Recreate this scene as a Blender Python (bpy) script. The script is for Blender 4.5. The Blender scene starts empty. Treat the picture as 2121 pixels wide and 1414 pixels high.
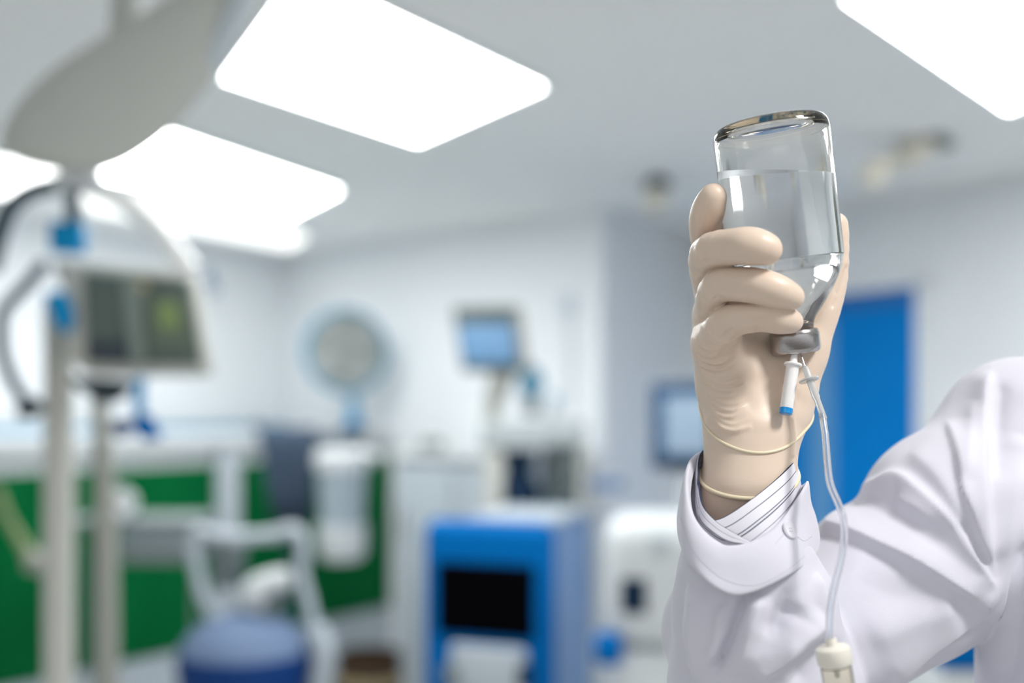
import bpy, bmesh, math, random
import numpy as np
from mathutils import Vector, Matrix
random.seed(3); rng = np.random.default_rng(5)
scn = bpy.context.scene
col = scn.collection
PI = math.pi

# ------------------------------------------------------------------ camera
F = 2200.0                       # focal length in pixels of the 2121 px frame
CX, HY, CZ = 1060.5, 850.0, 1.6  # image column of the lens axis, row of eye level, eye height
D0 = 0.66                        # distance of the raised hand
cam_d = bpy.data.cameras.new('camera')
cam_d.sensor_width = 36.0
cam_d.lens = 36.0 * F / 2121.0
cam_d.shift_y = (HY - 707.0) / 2121.0
cam_d.clip_start = 0.05
cam_d.dof.use_dof = True
cam_d.dof.focus_distance = 0.655
cam_d.dof.aperture_fstop = 1.95
cam = bpy.data.objects.new('camera', cam_d); col.objects.link(cam)
cam.location = (0, 0, CZ); cam.rotation_euler = (PI / 2, 0, 0)
scn.camera = cam

# ------------------------------------------------------------------ light and exposure
scn.view_settings.view_transform = 'Standard'
scn.view_settings.look = 'None'
scn.view_settings.gamma = 1.0
scn.view_settings.exposure = 0.55
scn.cycles.max_bounces = 14
scn.cycles.transmission_bounces = 12
scn.cycles.transparent_max_bounces = 16
scn.cycles.caustics_refractive = True
w = bpy.data.worlds.new('ambient_fill'); scn.world = w; w.use_nodes = True  # ambient fill entering by the open side behind the camera, darker below
wn = w.node_tree; wt = wn.nodes.new('ShaderNodeTexCoord'); wsx = wn.nodes.new('ShaderNodeSeparateXYZ'); wr_ = wn.nodes.new('ShaderNodeValToRGB')
wm = wn.nodes.new('ShaderNodeMath'); wm.operation = 'MULTIPLY_ADD'; wm.inputs[1].default_value = 0.5; wm.inputs[2].default_value = 0.5
wn.links.new(wt.outputs['Generated'], wsx.inputs[0]); wn.links.new(wsx.outputs['Z'], wm.inputs[0]); wn.links.new(wm.outputs[0], wr_.inputs[0])
we = wr_.color_ramp.elements; we[0].position = 0.40; we[0].color = (0.16, 0.15, 0.14, 1); we[1].position = 0.60; we[1].color = (0.95, 0.98, 1.0, 1)
wn.links.new(wr_.outputs[0], wn.nodes['Background'].inputs[0])
wn.nodes['Background'].inputs[1].default_value = 0.85

def area(name, loc, sx, sy, power, color=(1, 1, 1), target=None):
    l = bpy.data.lights.new(name, 'AREA'); l.shape = 'RECTANGLE'; l.size = sx; l.size_y = sy
    l.energy = power; l.color = color
    o = bpy.data.objects.new(name, l); col.objects.link(o); o.location = loc
    if target:
        o.rotation_euler = (Vector(target) - Vector(loc)).to_track_quat('-Z', 'Y').to_euler()
    return o
# unseen lights: key from upper right; fill added above and behind the camera
area('unseen_area_light', (0.80, 0.12, 2.5), 0.24, 0.24, 10.0, (1, 0.98, 0.95), (0.25, 0.7, 1.55))
area('unseen_area_light', (-0.7, -0.7, 2.5), 0.9, 0.9, 2.5, (1, 1, 1), (0.1, 0.9, 1.5))

# ------------------------------------------------------------------ helpers
def P(px, py, d):
    return Vector(((px - CX) / F * d, d, CZ - (py - HY) / F * d))

def mat(name, colr, rough=0.5, metal=0.0, spec=0.5, noise=0.0, nscale=30, bump=0.0, bscale=200, sss=0.0,
        trans=0.0, ior=1.45, emit=0.0, ecol=None, coat=0.0, sheen=0.0, alpha=1.0):
    m = bpy.data.materials.new(name); m.use_nodes = True
    nt = m.node_tree; b = nt.nodes['Principled BSDF']
    b.inputs['Base Color'].default_value = (*colr, 1)
    b.inputs['Roughness'].default_value = rough
    b.inputs['Metallic'].default_value = metal
    b.inputs['Specular IOR Level'].default_value = spec
    b.inputs['IOR'].default_value = ior
    b.inputs['Transmission Weight'].default_value = trans
    b.inputs['Coat Weight'].default_value = coat
    b.inputs['Sheen Weight'].default_value = sheen
    b.inputs['Alpha'].default_value = alpha
    if sss:
        b.inputs['Subsurface Weight'].default_value = sss
        b.inputs['Subsurface Radius'].default_value = (1.0, 0.45, 0.25)
        b.inputs['Subsurface Scale'].default_value = 0.006
    if emit:
        b.inputs['Emission Color'].default_value = (*(ecol or colr), 1)
        b.inputs['Emission Strength'].default_value = emit
    tc = nt.nodes.new('ShaderNodeTexCoord')
    if noise:
        n = nt.nodes.new('ShaderNodeTexNoise'); n.inputs['Scale'].default_value = nscale; n.inputs['Detail'].default_value = 4
        nt.links.new(tc.outputs['Object'], n.inputs['Vector'])
        r = nt.nodes.new('ShaderNodeMix'); r.data_type = 'RGBA'
        r.inputs['A'].default_value = (*[c * (1 - noise) for c in colr], 1)
        r.inputs['B'].default_value = (*[min(1, c * (1 + noise)) for c in colr], 1)
        nt.links.new(n.outputs['Fac'], r.inputs['Factor'])
        nt.links.new(r.outputs['Result'], b.inputs['Base Color'])
    if bump:
        n2 = nt.nodes.new('ShaderNodeTexNoise'); n2.inputs['Scale'].default_value = bscale; n2.inputs['Detail'].default_value = 3
        nt.links.new(tc.outputs['Object'], n2.inputs['Vector'])
        bp = nt.nodes.new('ShaderNodeBump'); bp.inputs['Strength'].default_value = bump; bp.inputs['Distance'].default_value = 0.001
        nt.links.new(n2.outputs['Fac'], bp.inputs['Height'])
        nt.links.new(bp.outputs['Normal'], b.inputs['Normal'])
    return m

def tag(o, label=None, cat=None, group=None, kind=None):
    if label: o['label'] = label
    if cat: o['category'] = cat
    if group: o['group'] = group
    if kind: o['kind'] = kind
    return o

def thing(name, loc, label, cat, group=None):
    o = bpy.data.objects.new(name, None); col.objects.link(o); o.location = loc
    o.empty_display_size = 0.05
    return tag(o, label, cat, group)

def root_loc(o):
    v = Vector((0, 0, 0))
    while o is not None:
        v += o.location; o = o.parent
    return v

def link_mesh(name, me, m, parent=None, smooth=False):
    if parent is not None:
        me.transform(Matrix.Translation(-root_loc(parent)))
    o = bpy.data.objects.new(name, me); col.objects.link(o)
    if m: me.materials.append(m)
    if parent is not None: o.parent = parent
    if smooth:
        for p in me.polygons: p.use_smooth = True
    return o

def obj(name, bm, m, parent=None, smooth=False, auto=False):
    me = bpy.data.meshes.new(name)
    bmesh.ops.recalc_face_normals(bm, faces=bm.faces)
    bm.to_mesh(me); bm.free()
    o = link_mesh(name, me, m, parent, smooth or auto)
    if auto:
        me.set_sharp_from_angle(angle=math.radians(38))
    return o

def frame_mat(loc, rz=0, rx=0, ry=0):
    return Matrix.Translation(loc) @ Matrix.Rotation(rz, 4, 'Z') @ Matrix.Rotation(rx, 4, 'X') @ Matrix.Rotation(ry, 4, 'Y')

def box(bm, lo, hi, M=None, bevel=0.0, seg=3):
    c = [(a + b) / 2 for a, b in zip(lo, hi)]; s = [abs(b - a) for a, b in zip(lo, hi)]
    r = bmesh.ops.create_cube(bm, size=1.0, matrix=Matrix.Translation(c) @ Matrix.Diagonal((*s, 1)))
    vs = r['verts']
    if bevel:
        es = list({e for v in vs for e in v.link_edges})
        rr = bmesh.ops.bevel(bm, geom=es, offset=bevel, segments=seg, affect='EDGES', profile=0.5)
        vs = list({v for f in rr['faces'] for v in f.verts} | {v for v in vs if v.is_valid})
    if M is not None:
        bmesh.ops.transform(bm, matrix=M, verts=vs)
    return vs

def boxo(name, lo, hi, m, parent=None, M=None, bevel=0.0, seg=3):
    bm = bmesh.new(); box(bm, lo, hi, M, bevel, seg)
    return obj(name, bm, m, parent, auto=bool(bevel))

def catmull(pts, n, closed=False):
    pts = [np.array(p, float) for p in pts]; N = len(pts); out = []
    segs = N if closed else N - 1
    for i in range(segs):
        if closed:
            a, b, c, d = pts[(i - 1) % N], pts[i], pts[(i + 1) % N], pts[(i + 2) % N]
        else:
            a = pts[max(i - 1, 0)]; b = pts[i]; c = pts[i + 1]; d = pts[min(i + 2, N - 1)]
        for k in range(n):
            t = k / n
            out.append(0.5 * ((2 * b) + (-a + c) * t + (2 * a - 5 * b + 4 * c - d) * t * t + (-a + 3 * b - 3 * c + d) * t ** 3))
    if not closed: out.append(pts[-1])
    return np.array(out)

def tube(bm, pts, rad, sides=16, closed=False, cap=True, n=10, spline=True):
    P_ = catmull(pts, n, closed) if spline else np.array([list(p) for p in pts], float)
    N = len(P_)
    rr = np.interp(np.linspace(0, 1, N), np.linspace(0, 1, len(rad)), rad) if hasattr(rad, '__len__') else np.full(N, rad)
    T = np.zeros_like(P_)
    for i in range(N):
        a = P_[(i - 1) % N] if closed or i > 0 else P_[i]; b = P_[(i + 1) % N] if closed or i < N - 1 else P_[i]
        T[i] = (b - a) / (np.linalg.norm(b - a) + 1e-12)
    u = np.cross(T[0], [0, 0, 1.0]);
    if np.linalg.norm(u) < 1e-3: u = np.cross(T[0], [1.0, 0, 0])
    rings = []
    for i in range(N):
        u = u - np.dot(u, T[i]) * T[i]; u /= np.linalg.norm(u); v = np.cross(T[i], u)
        rings.append([bm.verts.new(P_[i] + rr[i] * (math.cos(a) * u + math.sin(a) * v)) for a in np.linspace(0, 2 * PI, sides, endpoint=False)])
    for i in range(N if closed else N - 1):
        A, B = rings[i], rings[(i + 1) % N]
        for k in range(sides):
            bm.faces.new((A[k], A[(k + 1) % sides], B[(k + 1) % sides], B[k]))
    if cap and not closed:
        bm.faces.new(rings[0]); bm.faces.new(rings[-1])

def tubeo(name, pts, rad, m, parent=None, **k):
    bm = bmesh.new(); tube(bm, pts, rad, **k); return obj(name, bm, m, parent, auto=True)

def lathe(bm, prof, M=None, seg=48, closed_prof=False):
    """prof: list of (radius, height) around local Z"""
    rings = []; vs = []
    for r, z in prof:
        if r < 1e-6:
            v = bm.verts.new((0, 0, z)); rings.append([v]); vs.append(v)
        else:
            ring = [bm.verts.new((r * math.cos(a), r * math.sin(a), z)) for a in np.linspace(0, 2 * PI, seg, endpoint=False)]
            rings.append(ring); vs += ring
    L = len(rings)
    for i in range(L if closed_prof else L - 1):
        A, B = rings[i], rings[(i + 1) % L]
        if len(A) == 1 and len(B) == 1: continue
        for k in range(seg):
            k2 = (k + 1) % seg
            if len(A) == 1: bm.faces.new((A[0], B[k], B[k2]))
            elif len(B) == 1: bm.faces.new((A[k], A[k2], B[0]))
            else: bm.faces.new((A[k], A[k2], B[k2], B[k]))
    if M is not None: bmesh.ops.transform(bm, matrix=M, verts=vs)

def latheo(name, prof, m, parent=None, M=None, seg=48, **k):
    bm = bmesh.new(); lathe(bm, prof, M, seg, **k); return obj(name, bm, m, parent, auto=True)

def axis_mat(a, b):
    """local Z from a towards b, origin at a"""
    a = Vector(a); b = Vector(b)
    return Matrix.Translation(a) @ (b - a).to_track_quat('Z', 'Y').to_matrix().to_4x4()

def poly_prism(bm, pts2, z0, z1):
    lo = [bm.verts.new((x, y, z0)) for x, y in pts2]; hi = [bm.verts.new((x, y, z1)) for x, y in pts2]
    n = len(pts2)
    bm.faces.new(lo); bm.faces.new(hi)
    for i in range(n): bm.faces.new((lo[i], lo[(i + 1) % n], hi[(i + 1) % n], hi[i]))

# ---- signed distance modelling -------------------------------------------------
def smin(a, b, k):
    if k <= 0: return np.minimum(a, b)
    h = np.clip(0.5 + 0.5 * (b - a) / k, 0, 1)
    return b + (a - b) * h - k * h * (1 - h)

def cone(p, A, B):
    """A, B: (Vector, radius); rounded cone"""
    a = np.array(A[0]); b = np.array(B[0]); ba = b - a
    t = np.clip(((p - a) @ ba) / (ba @ ba + 1e-12), 0, 1)
    return np.linalg.norm(p - a - t[..., None] * ba, axis=-1) - (A[1] + (B[1] - A[1]) * t)

def chain(p, nodes, k=0.004):
    d = None
    for i in range(len(nodes) - 1):
        c = cone(p, nodes[i], nodes[i + 1]); d = c if d is None else smin(d, c, k)
    return d

def ell(p, c, r):
    q = (p - np.array(c)) / np.array(r)
    k0 = np.linalg.norm(q, axis=-1); k1 = np.linalg.norm(q / np.array(r), axis=-1)
    return k0 * (k0 - 1) / np.maximum(k1, 1e-9)

def surface_net(f, lo, hi, h):
    lo = np.array(lo, float); hi = np.array(hi, float)
    n = np.ceil((hi - lo) / h).astype(int) + 1
    ax = [lo[i] + h * np.arange(n[i]) for i in range(3)]
    V = np.empty(tuple(n), np.float32)
    for i in range(0, n[0], 24):
        X, Y, Z = np.meshgrid(ax[0][i:i + 24], ax[1], ax[2], indexing='ij')
        V[i:i + 24] = f(np.stack([X, Y, Z], -1))
    # close the volume at the grid border
    for s in (0, -1):
        V[s] = np.maximum(V[s], 1e-4); V[:, s] = np.maximum(V[:, s], 1e-4); V[:, :, s] = np.maximum(V[:, :, s], 1e-4)
    S = V < 0
    c = np.zeros(tuple(n - 1), int)
    for dx in (0, 1):
        for dy in (0, 1):
            for dz in (0, 1):
                c += S[dx:n[0] - 1 + dx, dy:n[1] - 1 + dy, dz:n[2] - 1 + dz]
    act = (c > 0) & (c < 8)
    idx = -np.ones(act.shape, int); cells = np.argwhere(act); idx[act] = np.arange(len(cells))
    pos = np.zeros((len(cells), 3)); cnt = np.zeros(len(cells))
    cor = [(a, b, d) for a in (0, 1) for b in (0, 1) for d in (0, 1)]
    for a in cor:
        for axn in range(3):
            if a[axn] == 0:
                b = list(a); b[axn] = 1
                va = V[cells[:, 0] + a[0], cells[:, 1] + a[1], cells[:, 2] + a[2]]
                vb = V[cells[:, 0] + b[0], cells[:, 1] + b[1], cells[:, 2] + b[2]]
                m = (va < 0) != (vb < 0)
                t = np.where(m, va / np.where(m, va - vb, 1), 0)
                pt = np.array(a, float) + t[:, None] * (np.array(b, float) - np.array(a, float))
                pos[m] += pt[m]; cnt[m] += 1
    pos = lo + h * (cells + pos / cnt[:, None])
    quads = []
    for axn in range(3):
        o1, o2 = [i for i in range(3) if i != axn]
        sl0 = [slice(1, -1)] * 3; sl1 = [slice(1, -1)] * 3
        sl0[axn] = slice(0, n[axn] - 1); sl1[axn] = slice(1, n[axn])
        A = S[tuple(sl0)]; B = S[tuple(sl1)]
        for sgn, mk in ((1, A & ~B), (0, ~A & B)):
            e = np.argwhere(mk)
            off = [1, 1, 1]; off[axn] = 0; e = e + np.array(off)
            def cell(d1, d2):
                q = e.copy(); q[:, o1] -= d1; q[:, o2] -= d2
                return idx[q[:, 0], q[:, 1], q[:, 2]]
            q = np.stack([cell(1, 1), cell(0, 1), cell(0, 0), cell(1, 0)], -1)
            flip = (sgn == 0) ^ (axn == 1)
            quads.append(q[:, ::-1] if flip else q)
    quads = np.concatenate(quads)
    for _ in range(2):
        d, g = sdf_grad(f, pos); pos = pos - np.clip(d, -h, h)[:, None] * g
    return pos, quads

def sdf_grad(f, p, e=4e-4):
    d = f(p); g = np.zeros_like(p)
    for i in range(3):
        o = np.zeros(3); o[i] = e
        g[:, i] = f(p + o) - f(p - o)
    g /= np.linalg.norm(g, axis=1)[:, None] + 1e-12
    return d, g

def img(p):
    return np.stack([CX + F * p[:, 0] / p[:, 1], HY - F * (p[:, 2] - CZ) / p[:, 1]], -1)

def np_mesh(name, pos, quads):
    me = bpy.data.meshes.new(name)
    me.vertices.add(len(pos)); me.vertices.foreach_set('co', pos.astype(np.float32).ravel())
    me.loops.add(quads.size); me.loops.foreach_set('vertex_index', quads.astype(np.int32).ravel())
    me.polygons.add(len(quads)); me.polygons.foreach_set('loop_start', np.arange(0, quads.size, 4, dtype=np.int32))
    me.update(calc_edges=True); me.validate()
    return me

def fold(q, pts, amp, w1, w2, ends=40.0):
    """height field of one fold: a crest along the polyline PTS (pixels); W1 is the width of the flank on its left-hand side
    (looking along the line, image y down), W2 on the right-hand side; returns metres"""
    C = catmull(pts, 8); best = np.full(len(q), 1e9); side = np.zeros(len(q)); par = np.zeros(len(q))
    L = np.concatenate([[0], np.cumsum(np.linalg.norm(np.diff(C, axis=0), axis=1))])
    for i in range(len(C) - 1):
        a, b = C[i], C[i + 1]; ba = b - a; l2 = ba @ ba + 1e-9
        t = np.clip(((q - a) @ ba) / l2, 0, 1); v = q - a - t[:, None] * ba
        d = np.linalg.norm(v, axis=1); cr = ba[0] * (q[:, 1] - a[1]) - ba[1] * (q[:, 0] - a[0])
        m = d < best; best[m] = d[m]; side[m] = cr[m]; par[m] = (L[i] + t * math.sqrt(l2))[m]
    wdt = np.where(side < 0, w1, w2)
    fall = np.exp(-(best / wdt) ** 1.6)
    e = np.clip(np.minimum(par, L[-1] - par) / ends + 0.15, 0, 1); e = e * e * (3 - 2 * e)
    return amp * fall * e

# ------------------------------------------------------------------ materials
M_wall = mat('painted_wall', (0.80, 0.84, 0.87), 0.7, noise=0.015, nscale=3)
M_ceil = mat('ceiling_paint', (0.87, 0.885, 0.885), 0.9)
M_floor = mat('floor_vinyl', (0.72, 0.72, 0.70), 0.4, noise=0.05, nscale=8)
M_panel = mat('lamp_diffuser', (1, 1, 1), 0.5, emit=9.5, ecol=(1, 1, 0.99))
M_panelmid = mat('lamp_diffuser_soft', (1, 1, 1), 0.5, emit=2.6, ecol=(1, 1, 0.98))
M_paneldim = mat('lamp_diffuser_dim', (1, 1, 1), 0.5, emit=0.85, ecol=(1.0, 0.99, 0.94))
M_white = mat('white_enamel', (0.62, 0.66, 0.68), 0.45, noise=0.02, nscale=12)
M_pale = mat('pale_laminate', (0.44, 0.50, 0.55), 0.45, noise=0.02, nscale=9)
M_green = mat('green_laminate', (0.0, 0.105, 0.028), 0.6, noise=0.12, nscale=3, spec=0.08)
M_beige = mat('beige_plastic', (0.50, 0.51, 0.47), 0.45, noise=0.02, nscale=20)
M_putty = mat('putty_plastic', (0.30, 0.31, 0.28), 0.5, noise=0.03, nscale=20)
M_greyp = mat('grey_plastic', (0.17, 0.205, 0.21), 0.5, noise=0.03, nscale=20)
M_screen = mat('monitor_glass', (0.115, 0.15, 0.135), 0.5, noise=0.1, nscale=6, spec=0.2)
M_navy = mat('navy_plastic', (0.008, 0.025, 0.055), 0.6, spec=0.1)
M_slate = mat('slate_cloth', (0.035, 0.058, 0.095), 0.9, noise=0.1, nscale=20)
M_blue = mat('blue_plastic', (0.0, 0.125, 0.40), 0.6, spec=0.05, noise=0.04, nscale=10)
M_cyan = mat('cyan_plastic', (0.0, 0.26, 0.56), 0.5, spec=0.2)
M_ltblue = mat('light_blue_plastic', (0.12, 0.34, 0.50), 0.45, spec=0.3)
M_dkblue = mat('deep_blue_plastic', (0.006, 0.04, 0.17), 0.5, spec=0.15, noise=0.05, nscale=8)
M_lav = mat('lavender_panel', (0.17, 0.27, 0.46), 0.5, spec=0.3)
M_black = mat('black_glass', (0.001, 0.001, 0.002), 0.5, spec=0.02)
M_dark = mat('dark_rubber', (0.02, 0.035, 0.045), 0.6)
M_cable = mat('blue_grey_cable', (0.04, 0.075, 0.10), 0.6)
M_blued = mat('blue_door_paint', (0.0, 0.20, 0.60), 0.6, spec=0.1, noise=0.03, nscale=4)
M_blued2 = mat('blue_door_glazing', (0.10, 0.31, 0.60), 0.4)
M_brown = mat('brown_wood', (0.045, 0.022, 0.008), 0.6, noise=0.2, nscale=14)
M_tan = mat('tan_wood', (0.30, 0.25, 0.14), 0.6, noise=0.1, nscale=14)
M_lampshell = mat('lamp_shell', (0.46, 0.48, 0.455), 0.6)
M_cream = mat('cream_plastic', (0.70, 0.68, 0.58), 0.5)

# ------------------------------------------------------------------ the room
ZC = 2.6
WA = Vector((-1.47, 6.875)); eL = Vector((-0.6, -0.8))
WB = Vector((0.442, 5.26)); WC = Vector((1.05, 6.08)); eC = Vector((0.582, -0.813))
def wall(name, a, b, out, z0=0.0, z1=ZC, th=0.12, m=M_wall, parent=None):
    a = Vector(a); b = Vector(b); o = Vector(out).normalized() * th
    bm = bmesh.new(); poly_prism(bm, [a, b, b + o, a + o], z0, z1)
    ob = obj(name, bm, m, parent)
    if parent is None: tag(ob, kind='structure')
    return ob
wall('wall_left', WA, WA + eL * 7.5, (-0.8, 0.6))
wall('wall_back', WA, WB, (0.644, 0.765))
wall('wall_recess', WB + Vector((0.07, 0.09)), WC, (-0.8, 0.6))
wall('wall_right', WC, WC + eC * 8.5, (0.813, 0.582))
bm = bmesh.new(); poly_prism(bm, [(-7, -2.5), (7, -2.5), (7, 8), (-7, 8)], -0.1, 0.0)
tag(obj('floor', bm, M_floor), kind='structure')
bm = bmesh.new(); poly_prism(bm, [(-7, -2.5), (7, -2.5), (7, 8), (-7, 8)], ZC, ZC + 0.1)
tag(obj('ceiling', bm, M_ceil), kind='structure')

def cp(px, py):   # point of the ceiling plane seen at a pixel
    d = F * (ZC - CZ) / (HY - py); return Vector(((px - CX) / F * d, d))
def ceiling_light(corners, label, m=M_panel, th=0.02):
    c = sum((Vector(q) for q in corners), Vector((0, 0))) / len(corners)
    t = thing('ceiling_light', (c.x, c.y, ZC - th), label, 'ceiling light', 'square ceiling light panels')
    bm = bmesh.new(); poly_prism(bm, [c + (q - c) * 1.0 for q in corners], ZC - th, ZC - 0.002)
    obj('diffuser', bm, m, t)
    bm = bmesh.new()
    n = len(corners)
    for i in range(n):
        a, b = corners[i], corners[(i + 1) % n]
        a2 = c + (a - c) * 1.025; b2 = c + (b - c) * 1.025
        poly_prism(bm, [a, b, b2, a2], ZC - th - 0.003, ZC - 0.001)
    obj('frame', bm, M_white, t)
    return t
ceiling_light([cp(865, 282), cp(1128, 166), cp(622, -80), cp(462, 148)],
              'large white square ceiling light, the biggest and brightest panel in the room')
ceiling_light([cp(350, 262), cp(705, 385), cp(600, 438), cp(205, 355)],
              'long white ceiling light second from the camera, behind the lamp arm joint')
ceiling_light([cp(560, 443), cp(642, 483), cp(600, 510), cp(190, 428), cp(150, 395), cp(220, 375)],
              'dimmer cream ceiling light furthest back, just above the wall corner', M_paneldim)
ceiling_light([cp(-140, 295), cp(90, 330), cp(135, 362), cp(30, 396), cp(-200, 380)],
              'ceiling light at the far left edge, under the lamp head', M_panelmid)
ceiling_light([cp(1745, -20), cp(2088, 216), cp(2290, 130), cp(1990, -110)],
              'ceiling light in the upper right corner above the shoulder', M_panel)

ceiling_light([Vector((2.15, 3.75)), Vector((2.55, 3.2)), Vector((2.2, 2.95)), Vector((1.95, 3.3))],
              'unseen ceiling light added off frame to brighten the recess and right wall', M_panel)  # added panel, out of view, lights the recess and right wall

# door in the right wall
def wr(s, off=0.0):   # point on the right wall
    return WC + eC * s - Vector((0.813, 0.582)) * off
def s_at(px):         # distance along right wall whose image column is px
    k = (px - CX) / F; return (k * WC.y - WC.x) / (eC.x - k * eC.y)
sa, sb = s_at(1600), s_at(1906)
d1 = thing('door_1', (*wr((sa + sb) / 2, 0.02), 0), 'blue hinged door with a paler glazed strip in the wall behind the raised hand', 'door')
d1['kind'] = 'structure'
def wbox(name, s0, s1, z0, z1, o0, o1, m, parent):
    bm = bmesh.new(); poly_prism(bm, [wr(s0, o0), wr(s1, o0), wr(s1, o1), wr(s0, o1)], z0, z1)
    return obj(name, bm, m, parent)
wbox('door_leaf', sa, sb, 0.01, 2.17, 0.005, 0.05, M_blued, d1)
wbox('glazing', s_at(1690), s_at(1742), 0.5, 2.05, 0.05, 0.056, M_blued2, d1)
wbox('door_rail', sa, sb, 2.09, 2.17, 0.05, 0.06, mat('blue_rail', (0.0, 0.12, 0.40), 0.5), d1)
tubeo('door_handle', [(*wr(s_at(1878), 0.05), 1.05), (*wr(s_at(1878), 0.10), 1.05), (*wr(s_at(1850), 0.10), 1.05)], 0.01, M_greyp, d1, spline=False)
for nm, s0, s1, z0, z1 in (('door_frame', sb, sb + 0.05, 0, 2.21), ('door_frame', sa - 0.05, sa, 0, 2.21), ('door_frame', sa - 0.05, sb + 0.05, 2.172, 2.23)):
    wbox(nm, s0, s1, z0, z1, 0.003, 0.04, M_wall, d1)
bm = bmesh.new(); poly_prism(bm, [wr(sb + 0.06, 0.002), wr(8, 0.002), wr(8, 0.02), wr(sb + 0.06, 0.02)], 0.0, 0.1)
tag(obj('baseboard_right', bm, M_pale), kind='structure')

# ------------------------------------------------------------------ cabinets on the left
OC = Vector((-0.67, 6.27)); nC = Vector((0.8, -0.6))
def lc(s, wd): return OC + eL * s + nC * wd
def cbox(name, s0, s1, z0, z1, w0, w1, m, parent=None):
    bm = bmesh.new(); poly_prism(bm, [lc(s0, w0), lc(s1, w0), lc(s1, w1), lc(s0, w1)], z0, z1)
    if name in ('door', 'drawer', 'carcass', 'worktop'):
        bmesh.ops.bevel(bm, geom=list(bm.edges), offset=0.004, segments=2, affect='EDGES')
    return obj(name, bm, m, parent, auto=True)
def green_cabinet(s0, s1, nd, label):
    t = thing('green_cabinet', (*lc((s0 + s1) / 2, 0), 0), label, 'cabinet', 'green fronted cabinets along the left wall')
    cbox('carcass', s0, s1, 0.10, 1.43, -0.90, -0.02, M_white, t)
    cbox('plinth', s0 + 0.01, s1 - 0.01, 0.0, 0.10, -0.85, -0.05, M_greyp, t)
    w = (s1 - s0) / nd
    for k in range(nd):
        d = cbox('door', s0 + k * w + 0.002, s0 + (k + 1) * w - 0.002, 0.46, 1.335, -0.018, 0.0, M_green, t)
        a = lc(s0 + k * w + 0.05, 0.03); b = lc(s0 + k * w + 0.17, 0.03)
        a0 = lc(s0 + k * w + 0.05, 0.0); b0 = lc(s0 + k * w + 0.17, 0.0)
        tubeo('handle', [(*a0, 1.28), (*a, 1.28), (*b, 1.28), (*b0, 1.28)], 0.006, M_green, d, spline=False)
    cbox('lower_panel', s0 + 0.002, s1 - 0.002, 0.105, 0.455, -0.018, -0.006, M_pale, t)
    return t
green_cabinet(1.31, 2.05, 2, 'green double-door cabinet directly behind the thin pole and grey drawer trolley')
green_cabinet(2.06, 3.2, 3, 'green triple-door cabinet behind the thick beige column at the left edge')
green_cabinet(0.07, 1.16, 3, 'green cabinet under the desk fan, beside the pale cabinet run')
t = thing('end_panel', (*lc(1.235, 0), 0), 'tall narrow white filler panel between two green cabinets', 'panel')
cbox('board', 1.17, 1.30, 0, 1.43, -0.5, 0.012, M_pale, t); cbox('edge_strip', 1.225, 1.245, 0, 1.43, 0.012, 0.02, M_white, t)
bm = bmesh.new(); poly_prism(bm, [lc(0.065, -0.9), lc(3.2, -0.9), lc(3.2, 0.03), lc(0.065, 0.03)], 1.431, 1.48)
tag(obj('worktop', bm, M_white), 'long white worktop running over the green cabinets', 'worktop')
cbox_ = cbox('splashback', 0.07, 3.2, 1.481, 1.515, -0.93, -0.90, M_ltblue)
tag(cbox_, 'pale blue-grey upstand strip at the back of the worktop', 'upstand')

# pale cabinet run along back wall
nB = Vector((-0.644, -0.765)); eB = Vector((0.765, -0.644))
def bb(s, wd): return Vector((WA.x, WA.y)) + eB * s + nB * wd
t = thing('pale_cabinet', (*bb(1.9, 0.3), 0), 'pale blue-white cabinet run against the back wall behind the blue machine', 'cabinet')
def bbox(name, s0, s1, z0, z1, w0, w1, m, parent):
    bm = bmesh.new(); poly_prism(bm, [bb(s0, w0), bb(s1, w0), bb(s1, w1), bb(s0, w1)], z0, z1)
    bmesh.ops.bevel(bm, geom=list(bm.edges), offset=0.004, segments=2, affect='EDGES')
    return obj(name, bm, m, parent, auto=True)
bbox('carcass', 1.63, 2.44, 0.0, 1.36, 0.02, 0.55, M_pale, t)
for k in range(2):
    d = bbox('door', 1.64 + k * 0.4, 2.03 + k * 0.4, 0.12, 1.34, 0.551, 0.568, M_pale, t)
    bbox('handle', 1.67 + k * 0.4, 1.69 + k * 0.4, 0.95, 1.1, 0.569, 0.58, M_greyp, d)
bbox('counter_top', 1.60, 2.46, 1.361, 1.40, 0.02, 0.59, M_white, t)
t = thing('dark_lump_device', P(888, 918, 5.1), 'small grey-green box device sitting on the pale cabinet top', 'device')
boxo('housing', (-0.06, -0.05, 0), (0.06, 0.05, 0.055), M_greyp, t, frame_mat((P(888, 905, 5.1).x, 5.3, 1.401)), 0.02)
latheo('dial', [(0, 0), (0.02, 0), (0.018, 0.012), (0, 0.012)], M_putty, t, axis_mat(Vector((P(888, 905, 5.1).x, 5.25, 1.43)), Vector((P(888, 905, 5.1).x, 5.2, 1.43))), seg=20)

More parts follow.
